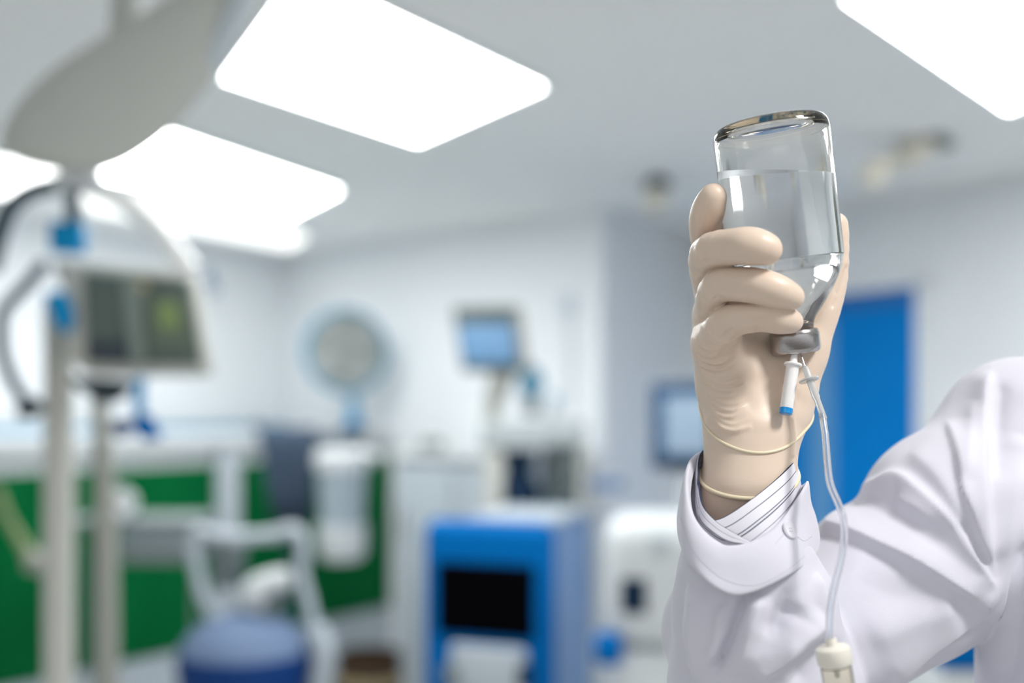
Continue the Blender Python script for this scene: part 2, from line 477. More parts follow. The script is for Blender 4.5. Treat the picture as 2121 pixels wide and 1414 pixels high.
# desk fan
fc = P(717, 728, 5.94); R = 0.218
t = thing('desk_fan', (fc.x + 0.03, 6.0, 1.481), 'round desk fan with blue rim and grey grille on a blue stem', 'fan')
ang = math.radians(18)
Mf = frame_mat(fc, ang) @ Matrix.Rotation(PI / 2, 4, 'X')
latheo('rim', [(R + 0.004 + 0.018 * math.cos(a), 0.035 * math.sin(a)) for a in np.linspace(0, 2 * PI, 12, endpoint=False)], M_ltblue, t, Mf, 64, closed_prof=True)
M_grille = mat('fan_grille', (0.34, 0.37, 0.35), 0.6)
bm = bmesh.new()
for r in np.linspace(0.04, R - 0.01, 9):
    lathe(bm, [(r + 0.0035 * math.cos(a), 0.03 + 0.0035 * math.sin(a)) for a in np.linspace(0, 2 * PI, 6, endpoint=False)], Mf, 48, closed_prof=True)
for k in range(24):
    a = 2 * PI * k / 24
    tube(bm, [Mf @ Vector((0.03 * math.cos(a), 0.03 * math.sin(a), 0.032)), Mf @ Vector((R * math.cos(a), R * math.sin(a), 0.02))], 0.0025, sides=5, spline=False)
obj('front_grille', bm, M_grille, t, smooth=True)
latheo('rear_guard', [(0, -0.03), (R - 0.01, -0.022), (R - 0.004, -0.015), (0, -0.022)], mat('fan_back', (0.50, 0.56, 0.53), 0.6), t, Mf, 48)
latheo('hub', [(0, 0.04), (0.03, 0.038), (0.035, 0.03), (0.035, -0.01), (0, -0.01)], M_grille, t, Mf, 32)
for k in range(4):
    bm = bmesh.new(); a0 = 2 * PI * k / 4 + 0.6
    vs = []
    for i in range(7):
        r = 0.03 + (R - 0.055) * i / 6; w2 = 0.25 + 0.32 * math.sin(PI * (0.2 + 0.75 * i / 6))
        vs.append([bm.verts.new(Mf @ Vector((r * math.cos(a0 + s * w2), r * math.sin(a0 + s * w2), 0.004 + s * 0.012 + o))) for s in (-1, 0, 1) for o in (0, 0.002)])
    for i in range(6):
        for (u, v) in ((0, 2), (2, 4), (1, 3), (3, 5)): bm.faces.new((vs[i][u], vs[i][v], vs[i + 1][v], vs[i + 1][u]))
        for u in (0, 4): bm.faces.new((vs[i][u], vs[i][u + 1], vs[i + 1][u + 1], vs[i + 1][u]))
    obj('blade', bm, M_white, t, smooth=True)
sx = P(732, 850, 6.0).x
tubeo('stem', [(sx, 6.0, 1.50), (sx, 6.0, 1.6), (sx - 0.01, 5.99, 1.74)], [0.030, 0.028, 0.024], M_ltblue, t)
tubeo('neck_clamp', [(sx, 6.0, 1.50), (sx, 6.0, 1.585)], 0.040, M_cyan, t, spline=False)
latheo('base', [(0, 0), (0.075, 0), (0.07, 0.018), (0.035, 0.035), (0.03, 0.05), (0, 0.05)], M_navy, t, Matrix.Translation((sx, 6.0, 1.481)))

# slate apron over the cabinet edge
def drape(name, quads, y, th, m, parent, amp=0.012, fr=5):
    """soft hanging cloth: quads = (left, right, z) rows; returns a cloth with vertical pleats and real thickness"""
    bm = bmesh.new(); rows = []
    for (a, b, z, yo) in quads:
        rows.append([(a + (b - a) * i / 24, y + yo + amp * math.sin(i / 24 * fr * 2 * PI + z * 2), z) for i in range(25)])
    F_ = [[bm.verts.new(v) for v in r] for r in rows]; B_ = [[bm.verts.new((v[0], v[1] + th, v[2])) for v in r] for r in rows]
    for i in range(len(rows) - 1):
        for k in range(24):
            bm.faces.new((F_[i][k], F_[i][k + 1], F_[i + 1][k + 1], F_[i + 1][k])); bm.faces.new((B_[i][k + 1], B_[i][k], B_[i + 1][k], B_[i + 1][k + 1]))
        for k in (0, 24): bm.faces.new((F_[i][k], F_[i + 1][k], B_[i + 1][k], B_[i][k]))
    for r in (0, -1):
        for k in range(24): bm.faces.new((F_[r][k], F_[r][k + 1], B_[r][k + 1], B_[r][k]))
    return obj(name, bm, m, parent, smooth=True)
DA = 4.95
t = thing('hanging_apron', (P(600, 900, DA).x, DA, P(600, 1085, DA).z), 'dark slate blue apron hanging from a rail in front of the green cabinets', 'apron')
rows = []
for (x0, x1, y, yo) in ((528, 655, 885, 0), (540, 655, 930, 0), (548, 655, 980, -.01), (556, 652, 1030, -.01), (568, 645, 1084, 0)):
    rows.append((P(x0, y, DA).x, P(x1, y, DA).x, P(x0, y, DA).z, yo))
drape('cloth', rows, DA, 0.012, M_slate, t)
XR = P(742, 0, DA + .03).x; zr = P(0, 905, DA + .03).z
t = thing('hanging_rail', (XR, DA + .03, 0), 'dark slate rail on a post carrying the apron and the white canister', 'rail')
tubeo('rail', [P(526, 878, DA + .03), P(560, 898, DA + .03), P(640, 905, DA + .03), P(748, 909, DA + .03)], 0.02, M_slate, t, n=6)
tubeo('post', [(P(600, 0, DA + .06).x, DA + .06, 0.0), (P(600, 0, DA + .06).x, DA + .06, zr - 0.004)], 0.014, M_slate, t, spline=False)
latheo('foot', [(0, 0), (0.18, 0), (0.17, 0.02), (0.02, 0.04), (0, 0.04)], M_slate, t, Matrix.Translation((P(600, 0, DA + .06).x, DA + .06, 0)))
DC = 4.80
t = thing('suction_canister', (P(705, 1158, DC).x, DC, P(705, 1158, DC).z), 'white lidded suction canister hanging beside the slate apron', 'canister')
cx = P(708, 0, DC).x; zt = P(0, 930, DC).z; zb = P(0, 1158, DC).z; zm = P(0, 1090, DC).z
latheo('vessel', [(0, zm), (0.095, zm), (0.11, zt - 0.09), (0, zt - 0.09)], mat('smoky_vessel', (0.33, 0.40, 0.45), 0.3), t, Matrix.Translation((cx, DC, 0)))
latheo('lower_cup', [(0, zb), (0.085, zb), (0.108, zb + 0.03), (0.11, zm + 0.01), (0, zm + 0.01)], M_white, t, Matrix.Translation((cx, DC, 0)))
latheo('lid', [(0, zt - 0.09), (0.12, zt - 0.09), (0.125, zt - 0.02), (0.08, zt), (0, zt)], M_white, t, Matrix.Translation((cx, DC, 0)))
tubeo('spout', [(cx + 0.05, DC, zt - 0.03), (cx + 0.12, DC, zt - 0.02), (cx + 0.17, DC, zt - 0.05)], 0.02, M_white, t)
tubeo('hanger', [(cx, DC, zt), (cx, DC + 0.04, zt + 0.035), (cx, DA + 0.02, P(0, 908, DA + .03).z)], 0.01, M_greyp, t)

# ------------------------------------------------------------------ patient monitor on the left
DM = 2.5
def quadbody(name, outer, d, depth, m, parent, bevel=0.015, tilt=0):
    """thick plate whose front outline is given by four pixels"""
    bm = bmesh.new()
    f = [P(x, y, d + dd) for (x, y, dd) in outer]
    fr = [bm.verts.new(v) for v in f]; bk = [bm.verts.new(v + Vector((0, depth, 0))) for v in f]
    n = len(f)
    bm.faces.new(fr); bm.faces.new(bk)
    for i in range(n): bm.faces.new((fr[i], fr[(i + 1) % n], bk[(i + 1) % n], bk[i]))
    if bevel: bmesh.ops.bevel(bm, geom=list(bm.edges), offset=bevel, segments=4, affect='EDGES', profile=0.5)
    return obj(name, bm, m, parent, auto=True)
t = thing('patient_monitor', P(280, 790, DM), 'large beige framed monitor with dark grey-green screen held by the column', 'monitor')
quadbody('housing', [(98, 535, 0.0), (402, 560, 0.03), (436, 778, 0.02), (175, 778, -0.02), (128, 735, 0), (150, 640, 0)], DM, 0.06, M_beige, t, 0.02)
quadbody('rear_shell', [(170, 580, 0.06), (380, 590, 0.06), (395, 740, 0.06), (190, 745, 0.06)], DM, 0.06, M_beige, t, 0.015)
scr = quadbody('screen', [(172, 562, -0.006), (392, 580, 0.02), (417, 757, 0.012), (178, 750, -0.026)], DM, 0.012, M_screen, t, 0.004)
quadbody('display_band', [(250, 575, 0.0), (292, 578, 0.006), (300, 750, -0.008), (272, 750, -0.014)], DM - 0.013, 0.004, mat('grey_band', (0.20, 0.25, 0.23), 0.6), scr, 0)
quadbody('display_readout', [(325, 625, 0.008), (368, 628, 0.014), (374, 680, 0.01), (330, 680, 0.004)], DM - 0.013, 0.003, mat('readout_green', (0.22, 0.32, 0.12), 0.6), scr, 0)
quadbody('display_waveform', [(306, 608, 0.004), (384, 613, 0.014), (396, 725, 0.01), (312, 725, 0.0)], DM - 0.010, 0.003, mat('wave_grey', (0.13, 0.17, 0.13), 0.6), scr, 0)
quadbody('display_icon', [(283, 580, 0.003), (303, 582, 0.006), (303, 604, 0.004), (283, 602, 0.002)], DM - 0.014, 0.003, mat('readout_tan', (0.38, 0.33, 0.20), 0.6), scr, 0)
quadbody('display_lower_area', [(182, 705, -0.016), (262, 705, -0.008), (266, 750, -0.016), (182, 748, -0.022)], DM - 0.010, 0.003, mat('dark_readout', (0.04, 0.055, 0.07), 0.6), scr, 0)
quadbody('underside_mount', [(140, 778, 0.04), (262, 786, 0.04), (240, 812, 0.04), (215, 838, 0.04), (150, 800, 0.04)], DM, 0.09, M_dark, t, 0.01)
quadbody('side_clip', [(84, 606, 0.0), (128, 600, 0.0), (146, 655, 0), (136, 694, 0), (110, 676, 0)], DM - 0.03, 0.05, M_cyan, t, 0.012)

t = thing('equipment_column', (P(124, 900, 2.62).x, 2.62, 0), 'thick beige floor column left of the big monitor', 'column')
cx = P(122, 0, 2.62).x
tubeo('column_tube', [(cx, 2.62, 0.05), (cx, 2.62, P(0, 640, 2.62).z)], 0.036, M_beige, t, spline=False, sides=24)
latheo('floor_base', [(0, 0), (0.10, 0), (0.10, 0.04), (0.05, 0.07), (0, 0.07)], M_beige, t, Matrix.Translation((cx, 2.62, 0)))
latheo('top_cap', [(0, 0), (0.038, 0), (0.03, 0.025), (0, 0.03)], M_white, t, Matrix.Translation((cx, 2.62, P(0, 640, 2.62).z)))
t = thing('drip_pole', (P(215, 900, 2.8).x, 2.8, 0), 'thin putty coloured pole leaning slightly, right of the thick column', 'pole')
tubeo('pole_tube', [(P(228, 0, 2.8).x, 2.8, 0.05), (P(218, 0, 2.8).x, 2.8, P(0, 1090, 2.8).z), (P(203, 0, 2.8).x, 2.8, P(0, 800, 2.8).z)], [0.032, 0.029, 0.020], M_putty, t)
latheo('foot', [(0, 0), (0.10, 0), (0.09, 0.03), (0.04, 0.06), (0, 0.06)], M_greyp, t, Matrix.Translation((P(228, 0, 2.8).x, 2.8, 0)))
t = thing('blue_clamp', P(300, 912, 2.45), 'bright blue clamp and strap hanging below the big monitor', 'clamp')
tubeo('strap', [P(290, 782, 2.45), P(288, 830, 2.45), P(292, 870, 2.45)], 0.013, M_cyan, t)
quadbody('jaw', [(276, 862, 0), (305, 858, 0), (330, 910, 0), (296, 912, 0), (270, 892, 0)], 2.43, 0.04, M_blue, t, 0.01)
quadbody('knob', [(225, 868, 0), (262, 868, 0), (268, 900, 0), (232, 908, 0)], 2.46, 0.04, M_dkblue, t, 0.012)
t = thing('black_hand_switch', P(62, 862, 2.5), 'small black hand switch hanging left of the thick column', 'switch')
latheo('grip', [(0, -0.03), (0.018, -0.026), (0.024, 0), (0.018, 0.026), (0, 0.03)], M_dark, t, axis_mat(P(62, 846, 2.5), P(95, 838, 2.5)))
tubeo('lead', [P(70, 842, 2.5), P(35, 805, 2.5), P(8, 740, 2.5), P(2, 680, 2.5), P(10, 640, 2.5), P(60, 585, 2.52), P(92, 545, 2.55)], 0.0145, M_cable, t)

# ceiling pendant lamp
DL = 1.9
t = thing('surgical_lamp', P(165, 380, DL + 0.5), 'large grey leaf-shaped surgical lamp head hanging at the top left', 'lamp')
ax_a = P(175, 330, DL); ax_b = P(395, -130, DL)
def leaf_head():
    bm = bmesh.new()
    rows = [(354, 140, 190), (346, 84, 226), (330, 30, 262), (300, -2, 304), (262, -4, 345), (215, 14, 380), (165, 48, 412), (115, 98, 436), (60, 170, 462), (0, 255, 490),
            (-60, 335, 502), (-115, 395, 496), (-150, 440, 475)]
    C = catmull([(y, l, r) for y, l, r in rows], 4); rings = []
    for i, (y, l, r) in enumerate(C):
        a = P(l, y, DL); b = P(r, y, DL); c = (a + b) / 2; hw = (b.x - a.x) / 2
        th = 0.055 * math.sin(PI * (i + 1.2) / (len(C) + 1.4)) ** 0.5
        rings.append([bm.verts.new((c.x + hw * math.cos(q), DL + 0.12 * (354 - y) / 500 + th * math.sin(q), c.z)) for q in np.linspace(0, 2 * PI, 40, endpoint=False)])
    for i in range(len(rings) - 1):
        for k in range(40): bm.faces.new((rings[i][k], rings[i][(k + 1) % 40], rings[i + 1][(k + 1) % 40], rings[i + 1][k]))
    bm.faces.new(rings[0]); bm.faces.new(rings[-1])
    return bm
o = obj('lamp_head', leaf_head(), M_lampshell, t, smooth=True)
md = o.modifiers.new('soften', 'SMOOTH'); md.iterations = 3; md.factor = 0.6
tubeo('rim', [P(345, 272, DL + .05), P(440, 120, DL + .05), P(505, -10, DL + .05), P(530, -110, DL + .05)], [0.006, 0.016, 0.022, 0.02], mat('blue_grey_trim', (0.45, 0.52, 0.57), 0.5), t)
tubeo('hub', [P(118, 385, DL + .5), P(165, 372, DL + .5), P(205, 388, DL + .5)], [0.022, 0.03, 0.026], M_white, t)
tubeo('swing_arm', [P(195, 385, DL + .5), P(255, 415, DL + .5), P(320, 465, DL + .5), P(365, 520, DL + .5), P(392, 560, DL + .5)], [0.024, 0.024, 0.022, 0.024, 0.026], mat('glossy_white', (0.95, 0.97, 0.97), 0.3), t)
tubeo('drop_rod', [P(152, 385, DL + .5), P(152, 470, DL + .5)], 0.017, M_cable, t, spline=False)
boxo('rod_clamp', (-0.036, -0.03, -0.034), (0.036, 0.03, 0.034), M_cyan, t, frame_mat(P(141, 493, DL + .5), 0.2), 0.01)
tubeo('cable', [P(120, 380, DL + .5), P(60, 398, DL + .5), P(20, 430, DL + .5), P(0, 480, DL + .5), P(-20, 560, DL + .5)], 0.020, M_cable, t)
tubeo('ceiling_stem', [P(260, 60, DL + .12), P(262, 0, DL + .3), Vector((P(262, 0, DL + .3).x, DL + .3, ZC - 0.005))], 0.03, M_lampshell, t, spline=False)

# ------------------------------------------------------------------ grey drawer trolley, white roll
DT = 3.95
t = thing('drawer_trolley', (P(320, 1100, DT).x, DT, 0), 'grey drawer trolley in front of the green cabinet, under a white roll', 'trolley')
def pb(name, x0, x1, y0, y1, d, depth, m, parent, bevel=0.01):
    a = P(x0, y1, d); b = P(x1, y0, d)
    return boxo(name, (a.x, d, a.z), (b.x, d + depth, b.z), m, parent, None, bevel)
pb('drawer', 245, 400, 1092, 1130, DT, 0.3, mat('grey_drawer', (0.22, 0.27, 0.29), 0.5), t)
pb('lower_drawer', 245, 395, 1132, 1168, DT, 0.3, M_greyp, t)
pb('top_tray', 120, 405, 1078, 1090, DT - 0.01, 0.33, M_greyp, t, 0.004)
for x, y in ((128, DT + .02), (398, DT + .02), (128, DT + .28), (398, DT + .28)):
    X = P(x, 0, DT).x
    tubeo('leg', [(X, y, 0.0), (X, y, P(0, 1080, DT).z)], 0.008, M_greyp, t, spline=False)
t = thing('paper_roll', P(252, 1075, DT + .1), 'white paper roll lying on the grey drawer trolley', 'roll')
latheo('paper', [(0.015, -0.09), (0.058, -0.09), (0.058, 0.09), (0.015, 0.09)], M_white, t, axis_mat(P(248, 1042, DT + .1), P(262, 1042, DT + .45)), closed_prof=True)
latheo('core', [(0.011, -0.092), (0.0145, -0.092), (0.0145, 0.092), (0.011, 0.092)], M_tan, t, axis_mat(P(248, 1042, DT + .1), P(262, 1042, DT + .45)), closed_prof=True)
t = thing('yellow_hose', P(40, 1150, 3.9), 'olive yellow hose drooping in front of the leftmost cabinet', 'hose')
tubeo('hose_run', [P(-10, 1010, 3.9), P(18, 1075, 3.9), P(50, 1130, 3.9), P(78, 1168, 3.9), P(110, 1170, 3.9)], [0.018, 0.016, 0.022, 0.035, 0.03], mat('olive_hose', (0.20, 0.25, 0.12), 0.6), t)
tubeo('hose_fitting', [P(60, 1160, 3.9), P(120, 1172, 3.9)], 0.042, M_putty, t, spline=False)

# ------------------------------------------------------------------ mobile unit with white tube frame on blue base
DU = 3.4
t = thing('mobile_unit', (P(510, 1400, DU).x, DU, 0), 'white tube-framed mobile unit on a domed blue base', 'medical device')
for dd, nm in ((0.0, 'front_frame'), (0.22, 'rear_frame')):
    tubeo(nm, [P(455, 1300, DU + dd), P(418, 1220, DU + dd), P(403, 1140, DU + dd), P(412, 1100, DU + dd), P(470, 1112, DU + dd), P(560, 1108, DU + dd), P(610, 1098, DU + dd), P(628, 1130, DU + dd), P(625, 1190, DU + dd), P(640, 1250, DU + dd), P(650, 1300, DU + dd)], 0.02, M_pale, t)
tubeo('hopper', [P(478, 1110, DU + .1), P(475, 1150, DU + .1), P(472, 1215, DU + .1)], [0.06, 0.055, 0.03], M_greyp, t)
tubeo('white_arm', [P(600, 1195, DU - .03), P(560, 1205, DU - .03), P(528, 1225, DU - .03), P(525, 1260, DU - .03)], [0.03, 0.036, 0.045, 0.03], M_white, t)
tubeo('connecting_pipe', [P(590, 1215, DU), P(560, 1250, DU), P(545, 1310, DU)], 0.03, M_greyp, t)
zc = P(0, 1345, DU).z; cx = P(508, 0, DU).x
latheo('dome', [(0, 0.13), (0.06, 0.12), (0.13, 0.09), (0.19, 0.04), (0.205, 0)], mat('muted_blue_dome', (0.14, 0.20, 0.32), 0.6, spec=0.2), t, Matrix.Translation((cx, DU, zc)))
latheo('blue_base', [(0, -0.14), (0.2, -0.13), (0.215, -0.03), (0.208, -0.001), (0, -0.001)], M_dkblue, t, Matrix.Translation((cx, DU, zc)))
latheo('lower_base', [(0, 0.03), (0.21, 0.03), (0.22, 0.08), (0.2, zc - 0.141), (0, zc - 0.141)], M_navy, t, Matrix.Translation((cx, DU, 0)))
for a in range(4):
    X = cx + 0.16 * math.cos(a * PI / 2 + .7); Y = DU + 0.16 * math.sin(a * PI / 2 + .7)
    latheo('castor', [(0, -0.012), (0.028, -0.012), (0.028, 0.012), (0, 0.012)], M_dark, t, frame_mat((X, Y, 0.029), 0, PI / 2), seg=20)
tubeo('side_grip', [P(655, 1300, DU - .05), P(672, 1345, DU - .05), P(668, 1400, DU - .05), P(660, 1440, DU - .05)], [0.035, 0.04, 0.035, 0.03], M_pale, t)

# brown bin
t = thing('waste_bin', (P(765, 1400, 4.9).x, 4.9, 0), 'dark brown round bin with tan band on the floor by the pale cabinet', 'bin')
X = P(765, 0, 4.9).x; zt = P(0, 1352, 4.9).z
latheo('bucket', [(0, 0.0), (0.12, 0.0), (0.15, zt), (0.14, zt), (0.112, 0.02), (0, 0.02)], M_brown, t, Matrix.Translation((X, 4.9, 0)))
latheo('band', [(0.151, zt - 0.14), (0.155, zt - 0.14), (0.158, zt - 0.09), (0.154, zt - 0.09)], M_tan, t, Matrix.Translation((X, 4.9, 0)), closed_prof=True)

# ------------------------------------------------------------------ blue machine with black screen
DB = 3.4
def local_box(t, loc, rz):
    return frame_mat(loc, rz)
xm = P(1025, 0, DB)
Mb = frame_mat((xm.x, DB, 0), math.radians(-20))
t = thing('blue_machine', (xm.x, DB, 0), 'blue medical machine with a big black screen and grey-blue side', 'machine')
zt = P(0, 1078, DB).z
boxo('front_shell', (-0.238, -0.05, 0.12), (0.205, 0.03, zt), M_blue, t, Mb, 0.045, 5)
boxo('rear_cabinet', (-0.195, 0.032, 0.1), (0.185, 0.50, zt - 0.015), M_lav, t, Mb, 0.03, 4)
sc = boxo('screen', (-0.178, -0.064, P(0, 1312, DB).z), (0.152, -0.051, P(0, 1162, DB).z), M_black, t, Mb, 0.006)
boxo('control_panel', (-0.12, -0.085, P(0, 1440, DB).z), (0.13, -0.051, P(0, 1328, DB).z), M_pale, t, Mb, 0.012)
boxo('knob', (-0.135, -0.115, P(0, 1412, DB).z), (-0.085, -0.086, P(0, 1368, DB).z), M_greyp, t, Mb, 0.012)
boxo('knob', (0.115, -0.115, P(0, 1402, DB).z), (0.16, -0.086, P(0, 1355, DB).z), M_navy, t, Mb, 0.012)
boxo('lid', (-0.12, 0.05, zt - 0.014), (0.18, 0.48, zt + 0.008), M_pale, t, Mb, 0.02)
for x, y in ((-.16, 0), (.15, 0), (-.16, .42), (.15, .42)):
    latheo('castor', [(0, -0.015), (0.05, -0.015), (0.05, 0.015), (0, 0.015)], M_dark, t, Mb @ frame_mat((x, y, 0.05), PI / 2, PI / 2), seg=20)

# white rounded machine
DW = 3.0
xm = P(1352, 0, DW); Mw = frame_mat((xm.x, DW, 0), math.radians(-6))
t = thing('white_machine', (xm.x, DW, 0), 'white rounded medical machine with small dark display, beside the blue machine', 'machine')
zt = P(0, 1072, DW).z
boxo('body', (-0.138, -0.02, P(0, 1345, DW).z), (0.16, 0.32, zt), M_white, t, Mw, 0.085, 7)
boxo('lower_body', (-0.115, 0.0, 0.08), (0.14, 0.30, P(0, 1347, DW).z), M_white, t, Mw, 0.03)
boxo('display', (-0.090, -0.028, P(0, 1268, DW).z), (-0.018, -0.0205, P(0, 1196, DW).z), M_navy, t, Mw, 0.003)
boxo('label_plate', (-0.005, -0.026, P(0, 1140, DW).z), (0.04, -0.0205, P(0, 1108, DW).z), M_pale, t, Mw, 0.002)
boxo('blue_foot', (-0.165, -0.05, P(0, 1375, DW).z), (-0.085, 0.08, P(0, 1318, DW).z), M_blue, t, Mw, 0.02)
for x, y in ((-.1, .02), (.12, .02), (-.1, .28), (.12, .28)):
    latheo('castor', [(0, -0.012), (0.04, -0.012), (0.04, 0.012), (0, 0.012)], M_dark, t, Mw @ frame_mat((x, y, 0.04), PI / 2, PI / 2), seg=20)

# ------------------------------------------------------------------ trolley with shelf, small monitor
DS = 4.15
t = thing('equipment_trolley', (P(1105, 0, DS).x, DS, 0), 'tall beige equipment trolley with a thick top shelf behind the blue machine', 'trolley')
pb('top_shelf', 995, 1215, 872, 925, DS, 0.40, mat('shelf_grey', (0.40, 0.45, 0.46), 0.5), t)
pb('left_post', 1003, 1042, 926, 1500, DS + .02, 0.06, M_beige, t, 0.006)
pb('side_panel', 1150, 1198, 926, 1500, DS + .02, 0.36, mat('dark_side_panel', (0.095, 0.12, 0.125), 0.6, spec=0.2), t, 0.006)
pb('edge_post', 1199, 1214, 900, 1500, DS + .01, 0.36, M_beige, t, 0.004)
pb('rear_post', 1122, 1146, 926, 1500, DS + .30, 0.06, M_white, t, 0.006)
pb('lower_shelf', 1043, 1149, 1052, 1085, DS + .02, 0.34, M_ltblue, t, 0.006)
pb('push_bar', 1216, 1292, 992, 1014, DS + .05, 0.03, M_lav, t, 0.008)
bmz = P(0, 1500, DS).z
for x, y in ((1020, DS + .05), (1180, DS + .05), (1020, DS + .33), (1180, DS + .33)):
    X = P(x, 0, DS).x
    tubeo('leg', [(X, y, 0.0), (X, y, bmz + 0.01)], 0.015, M_greyp, t, spline=False)
tubeo('rear_brace', [(P(1020, 0, DS).x, DS + .33, bmz), (P(1020, 0, DS).x, DS + .33, P(0, 925, DS).z)], 0.012, M_beige, t, spline=False)
X = P(1075, 0, DS).x
t = thing('vaporizer', (X, DS + 0.12, P(0, 1052, DS + .12).z), 'dark navy waisted canister under the trolley shelf', 'canister')
zb = P(0, 1050, DS + .12).z; zt = P(0, 928, DS + .12).z; hh = zt - zb
latheo('body', [(0, 0), (0.088, 0), (0.092, hh * .28), (0.06, hh * .5), (0.05, hh * .6), (0.055, hh * .7), (0, hh * .7)], M_navy, t, Matrix.Translation((X, DS + .12, zb)))
latheo('cap', [(0, hh * .701), (0.06, hh * .71), (0.078, hh * .98), (0, hh * .98)], mat('slate_cap', (0.02, 0.045, 0.08), 0.6, spec=0.1), t, Matrix.Translation((X, DS + .12, zb)))
t = thing('small_monitor', (P(1035, 0, 4.2).x, 4.25, P(0, 872, 4.15).z), 'small tilted grey monitor with pale blue screen on a putty arm above the trolley', 'monitor')
quadbody('housing', [(938, 636, 0), (1078, 634, 0.02), (1092, 772, 0.03), (958, 768, 0.0)], 4.2, 0.07, mat('charcoal_housing', (0.085, 0.105, 0.10), 0.6, spec=0.15), t, 0.012)
quadbody('screen', [(948, 672, -0.008), (1062, 668, 0.006), (1072, 752, 0.01), (962, 754, -0.008)], 4.2, 0.01, mat('pale_screen', (0.13, 0.27, 0.45), 0.3), t, 0.002)
tubeo('arm', [P(1045, 765, 4.28), P(1030, 810, 4.28), P(1020, 850, 4.28), P(1022, 872, 4.28)], [0.05, 0.045, 0.03, 0.04], M_putty, t)
quadbody('side_rim', [(1066, 640, 0.01), (1082, 640, 0.01), (1098, 772, 0.03), (1080, 772, 0.03)], 4.19, 0.09, M_putty, t, 0.006)
t = thing('breathing_bag', P(1100, 862, 4.4), 'pale blue breathing bag on a grey fitting, on the trolley shelf', 'bag')
latheo('bag', [(0, -0.01), (0.02, 0), (0.05, 0.04), (0.055, 0.08), (0.03, 0.13), (0.012, 0.15), (0, 0.15)], M_ltblue, t, Matrix.Translation(P(1100, 828, 4.4)))
latheo('fitting', [(0, 0), (0.035, 0), (0.04, 0.05), (0.02, 0.07), (0, 0.07)], M_greyp, t, Matrix.Translation(P(1100, 860, 4.4)))
t = thing('flow_meter', P(1142, 870, 4.3), 'small slanted grey flow meter right of the blue bag', 'meter')
tubeo('tube_body', [P(1135, 868, 4.3), P(1150, 828, 4.3)], [0.02, 0.026], mat('meter_grey', (0.42, 0.48, 0.52), 0.4), t, spline=False)
latheo('cap', [(0, 0), (0.02, 0), (0.016, 0.02), (0, 0.02)], M_ltblue, t, axis_mat(P(1150, 828, 4.3), P(1158, 810, 4.3)), seg=20)

# wall monitor (blue frame), wall fittings
DV = 3.9
t = thing('blue_framed_display', P(1405, 978, DV), 'blue framed upright display with pale screen, left of the raised cuff', 'display')
quadbody('housing', [(1352, 795, 0), (1490, 790, 0), (1490, 978, 0), (1352, 972, 0)], DV, 0.06, mat('steel_blue', (0.03, 0.085, 0.18), 0.6, spec=0.2), t, 0.02)
quadbody('screen', [(1378, 822, 0), (1470, 820, 0), (1470, 942, 0), (1376, 940, 0)], DV - .006, 0.01, mat('pale_blue_screen', (0.32, 0.43, 0.55), 0.5), t, 0.003)
quadbody('lower_bezel', [(1356, 952, 0), (1488, 954, 0), (1488, 976, 0), (1356, 971, 0)], DV - .008, 0.03, M_navy, t, 0.004)
tubeo('pedestal', [(P(1420, 0, DV).x, DV + .03, 0.03), (P(1420, 0, DV).x, DV + .03, P(0, 970, DV).z)], 0.022, M_white, t, spline=False)
latheo('foot', [(0, 0), (0.2, 0), (0.18, 0.03), (0, 0.05)], M_white, t, Matrix.Translation((P(1420, 0, DV).x, DV + .03, 0)))
def on_back(px, py, off=0.02):
    k = (px - CX) / F; s = (k * WA.y - WA.x) / (eB.x - k * eB.y); q = bb(s, off); return P(px, py, q.y)
t = thing('wall_socket', on_back(1176, 655), 'small pale grey wall unit with a thin cable on the back wall', 'socket')
c = on_back(1176, 632); Mq = frame_mat(c, math.atan2(eB.y, eB.x))
boxo('plate', (-0.035, -0.02, -0.05), (0.035, 0.015, 0.05), mat('pale_plate', (0.55, 0.62, 0.70), 0.5), t, Mq, 0.006)
tubeo('cable', [on_back(1178, 650), on_back(1182, 740), on_back(1180, 860)], 0.006, M_pale, t)
k = (435 - CX) / F; s = (k * WA.y - WA.x) / (eL.x - k * eL.y); q = WA + eL * s + nC * 0.03
t = thing('wall_hook', (q.x, q.y, P(0, 600, q.y).z), 'small lilac-grey hook on the wall right of the big monitor', 'hook')
boxo('plate', (-0.02, -0.012, -0.05), (0.02, 0.02, 0.05), M_lav, t, frame_mat(P(430, 575, q.y), math.atan2(-eL.y, -eL.x)), 0.008)
tubeo('peg', [P(440, 585, q.y), P(446, 600, q.y - .04), P(438, 606, q.y - .06)], 0.012, M_lav, t)

# ceiling fittings on the right
d = 4.55
t = thing('ceiling_camera', (P(1362, 0, d).x, d, ZC), 'small white ceiling spot with dark mount, left of the bottle', 'ceiling spot')
X = P(1362, 0, d).x
tubeo('mount', [(X, d, ZC - 0.002), (X, d, P(0, 385, d).z)], [0.035, 0.06], M_cable, t, spline=False)
latheo('globe', [(0, -0.065), (0.035, -0.05), (0.056, -0.01), (0.05, 0.03), (0.03, 0.045), (0, 0.045)], M_cream, t, Matrix.Translation(P(1358, 412, d)))
d = 3.9
t = thing('ceiling_spotlight', (P(1880, 0, d).x, d, ZC), 'cream double-headed ceiling spotlight on the right, above the blue door', 'ceiling spot')
tubeo('mount', [(P(1935, 0, d).x, d, ZC - 0.002), P(1928, 300, d)], [0.08, 0.05], mat('grey_mount', (0.25, 0.28, 0.28), 0.6), t, spline=False)
tubeo('upper_head', [P(1930, 296, d), P(1870, 325, d)], [0.04, 0.052], M_cream, t, spline=False)
tubeo('lower_head', [P(1850, 335, d), P(1812, 352, d), P(1806, 388, d)], [0.035, 0.045, 0.04], M_cream, t)
tubeo('bracket', [P(1880, 322, d), P(1845, 338, d)], 0.015, M_cream, t, spline=False)

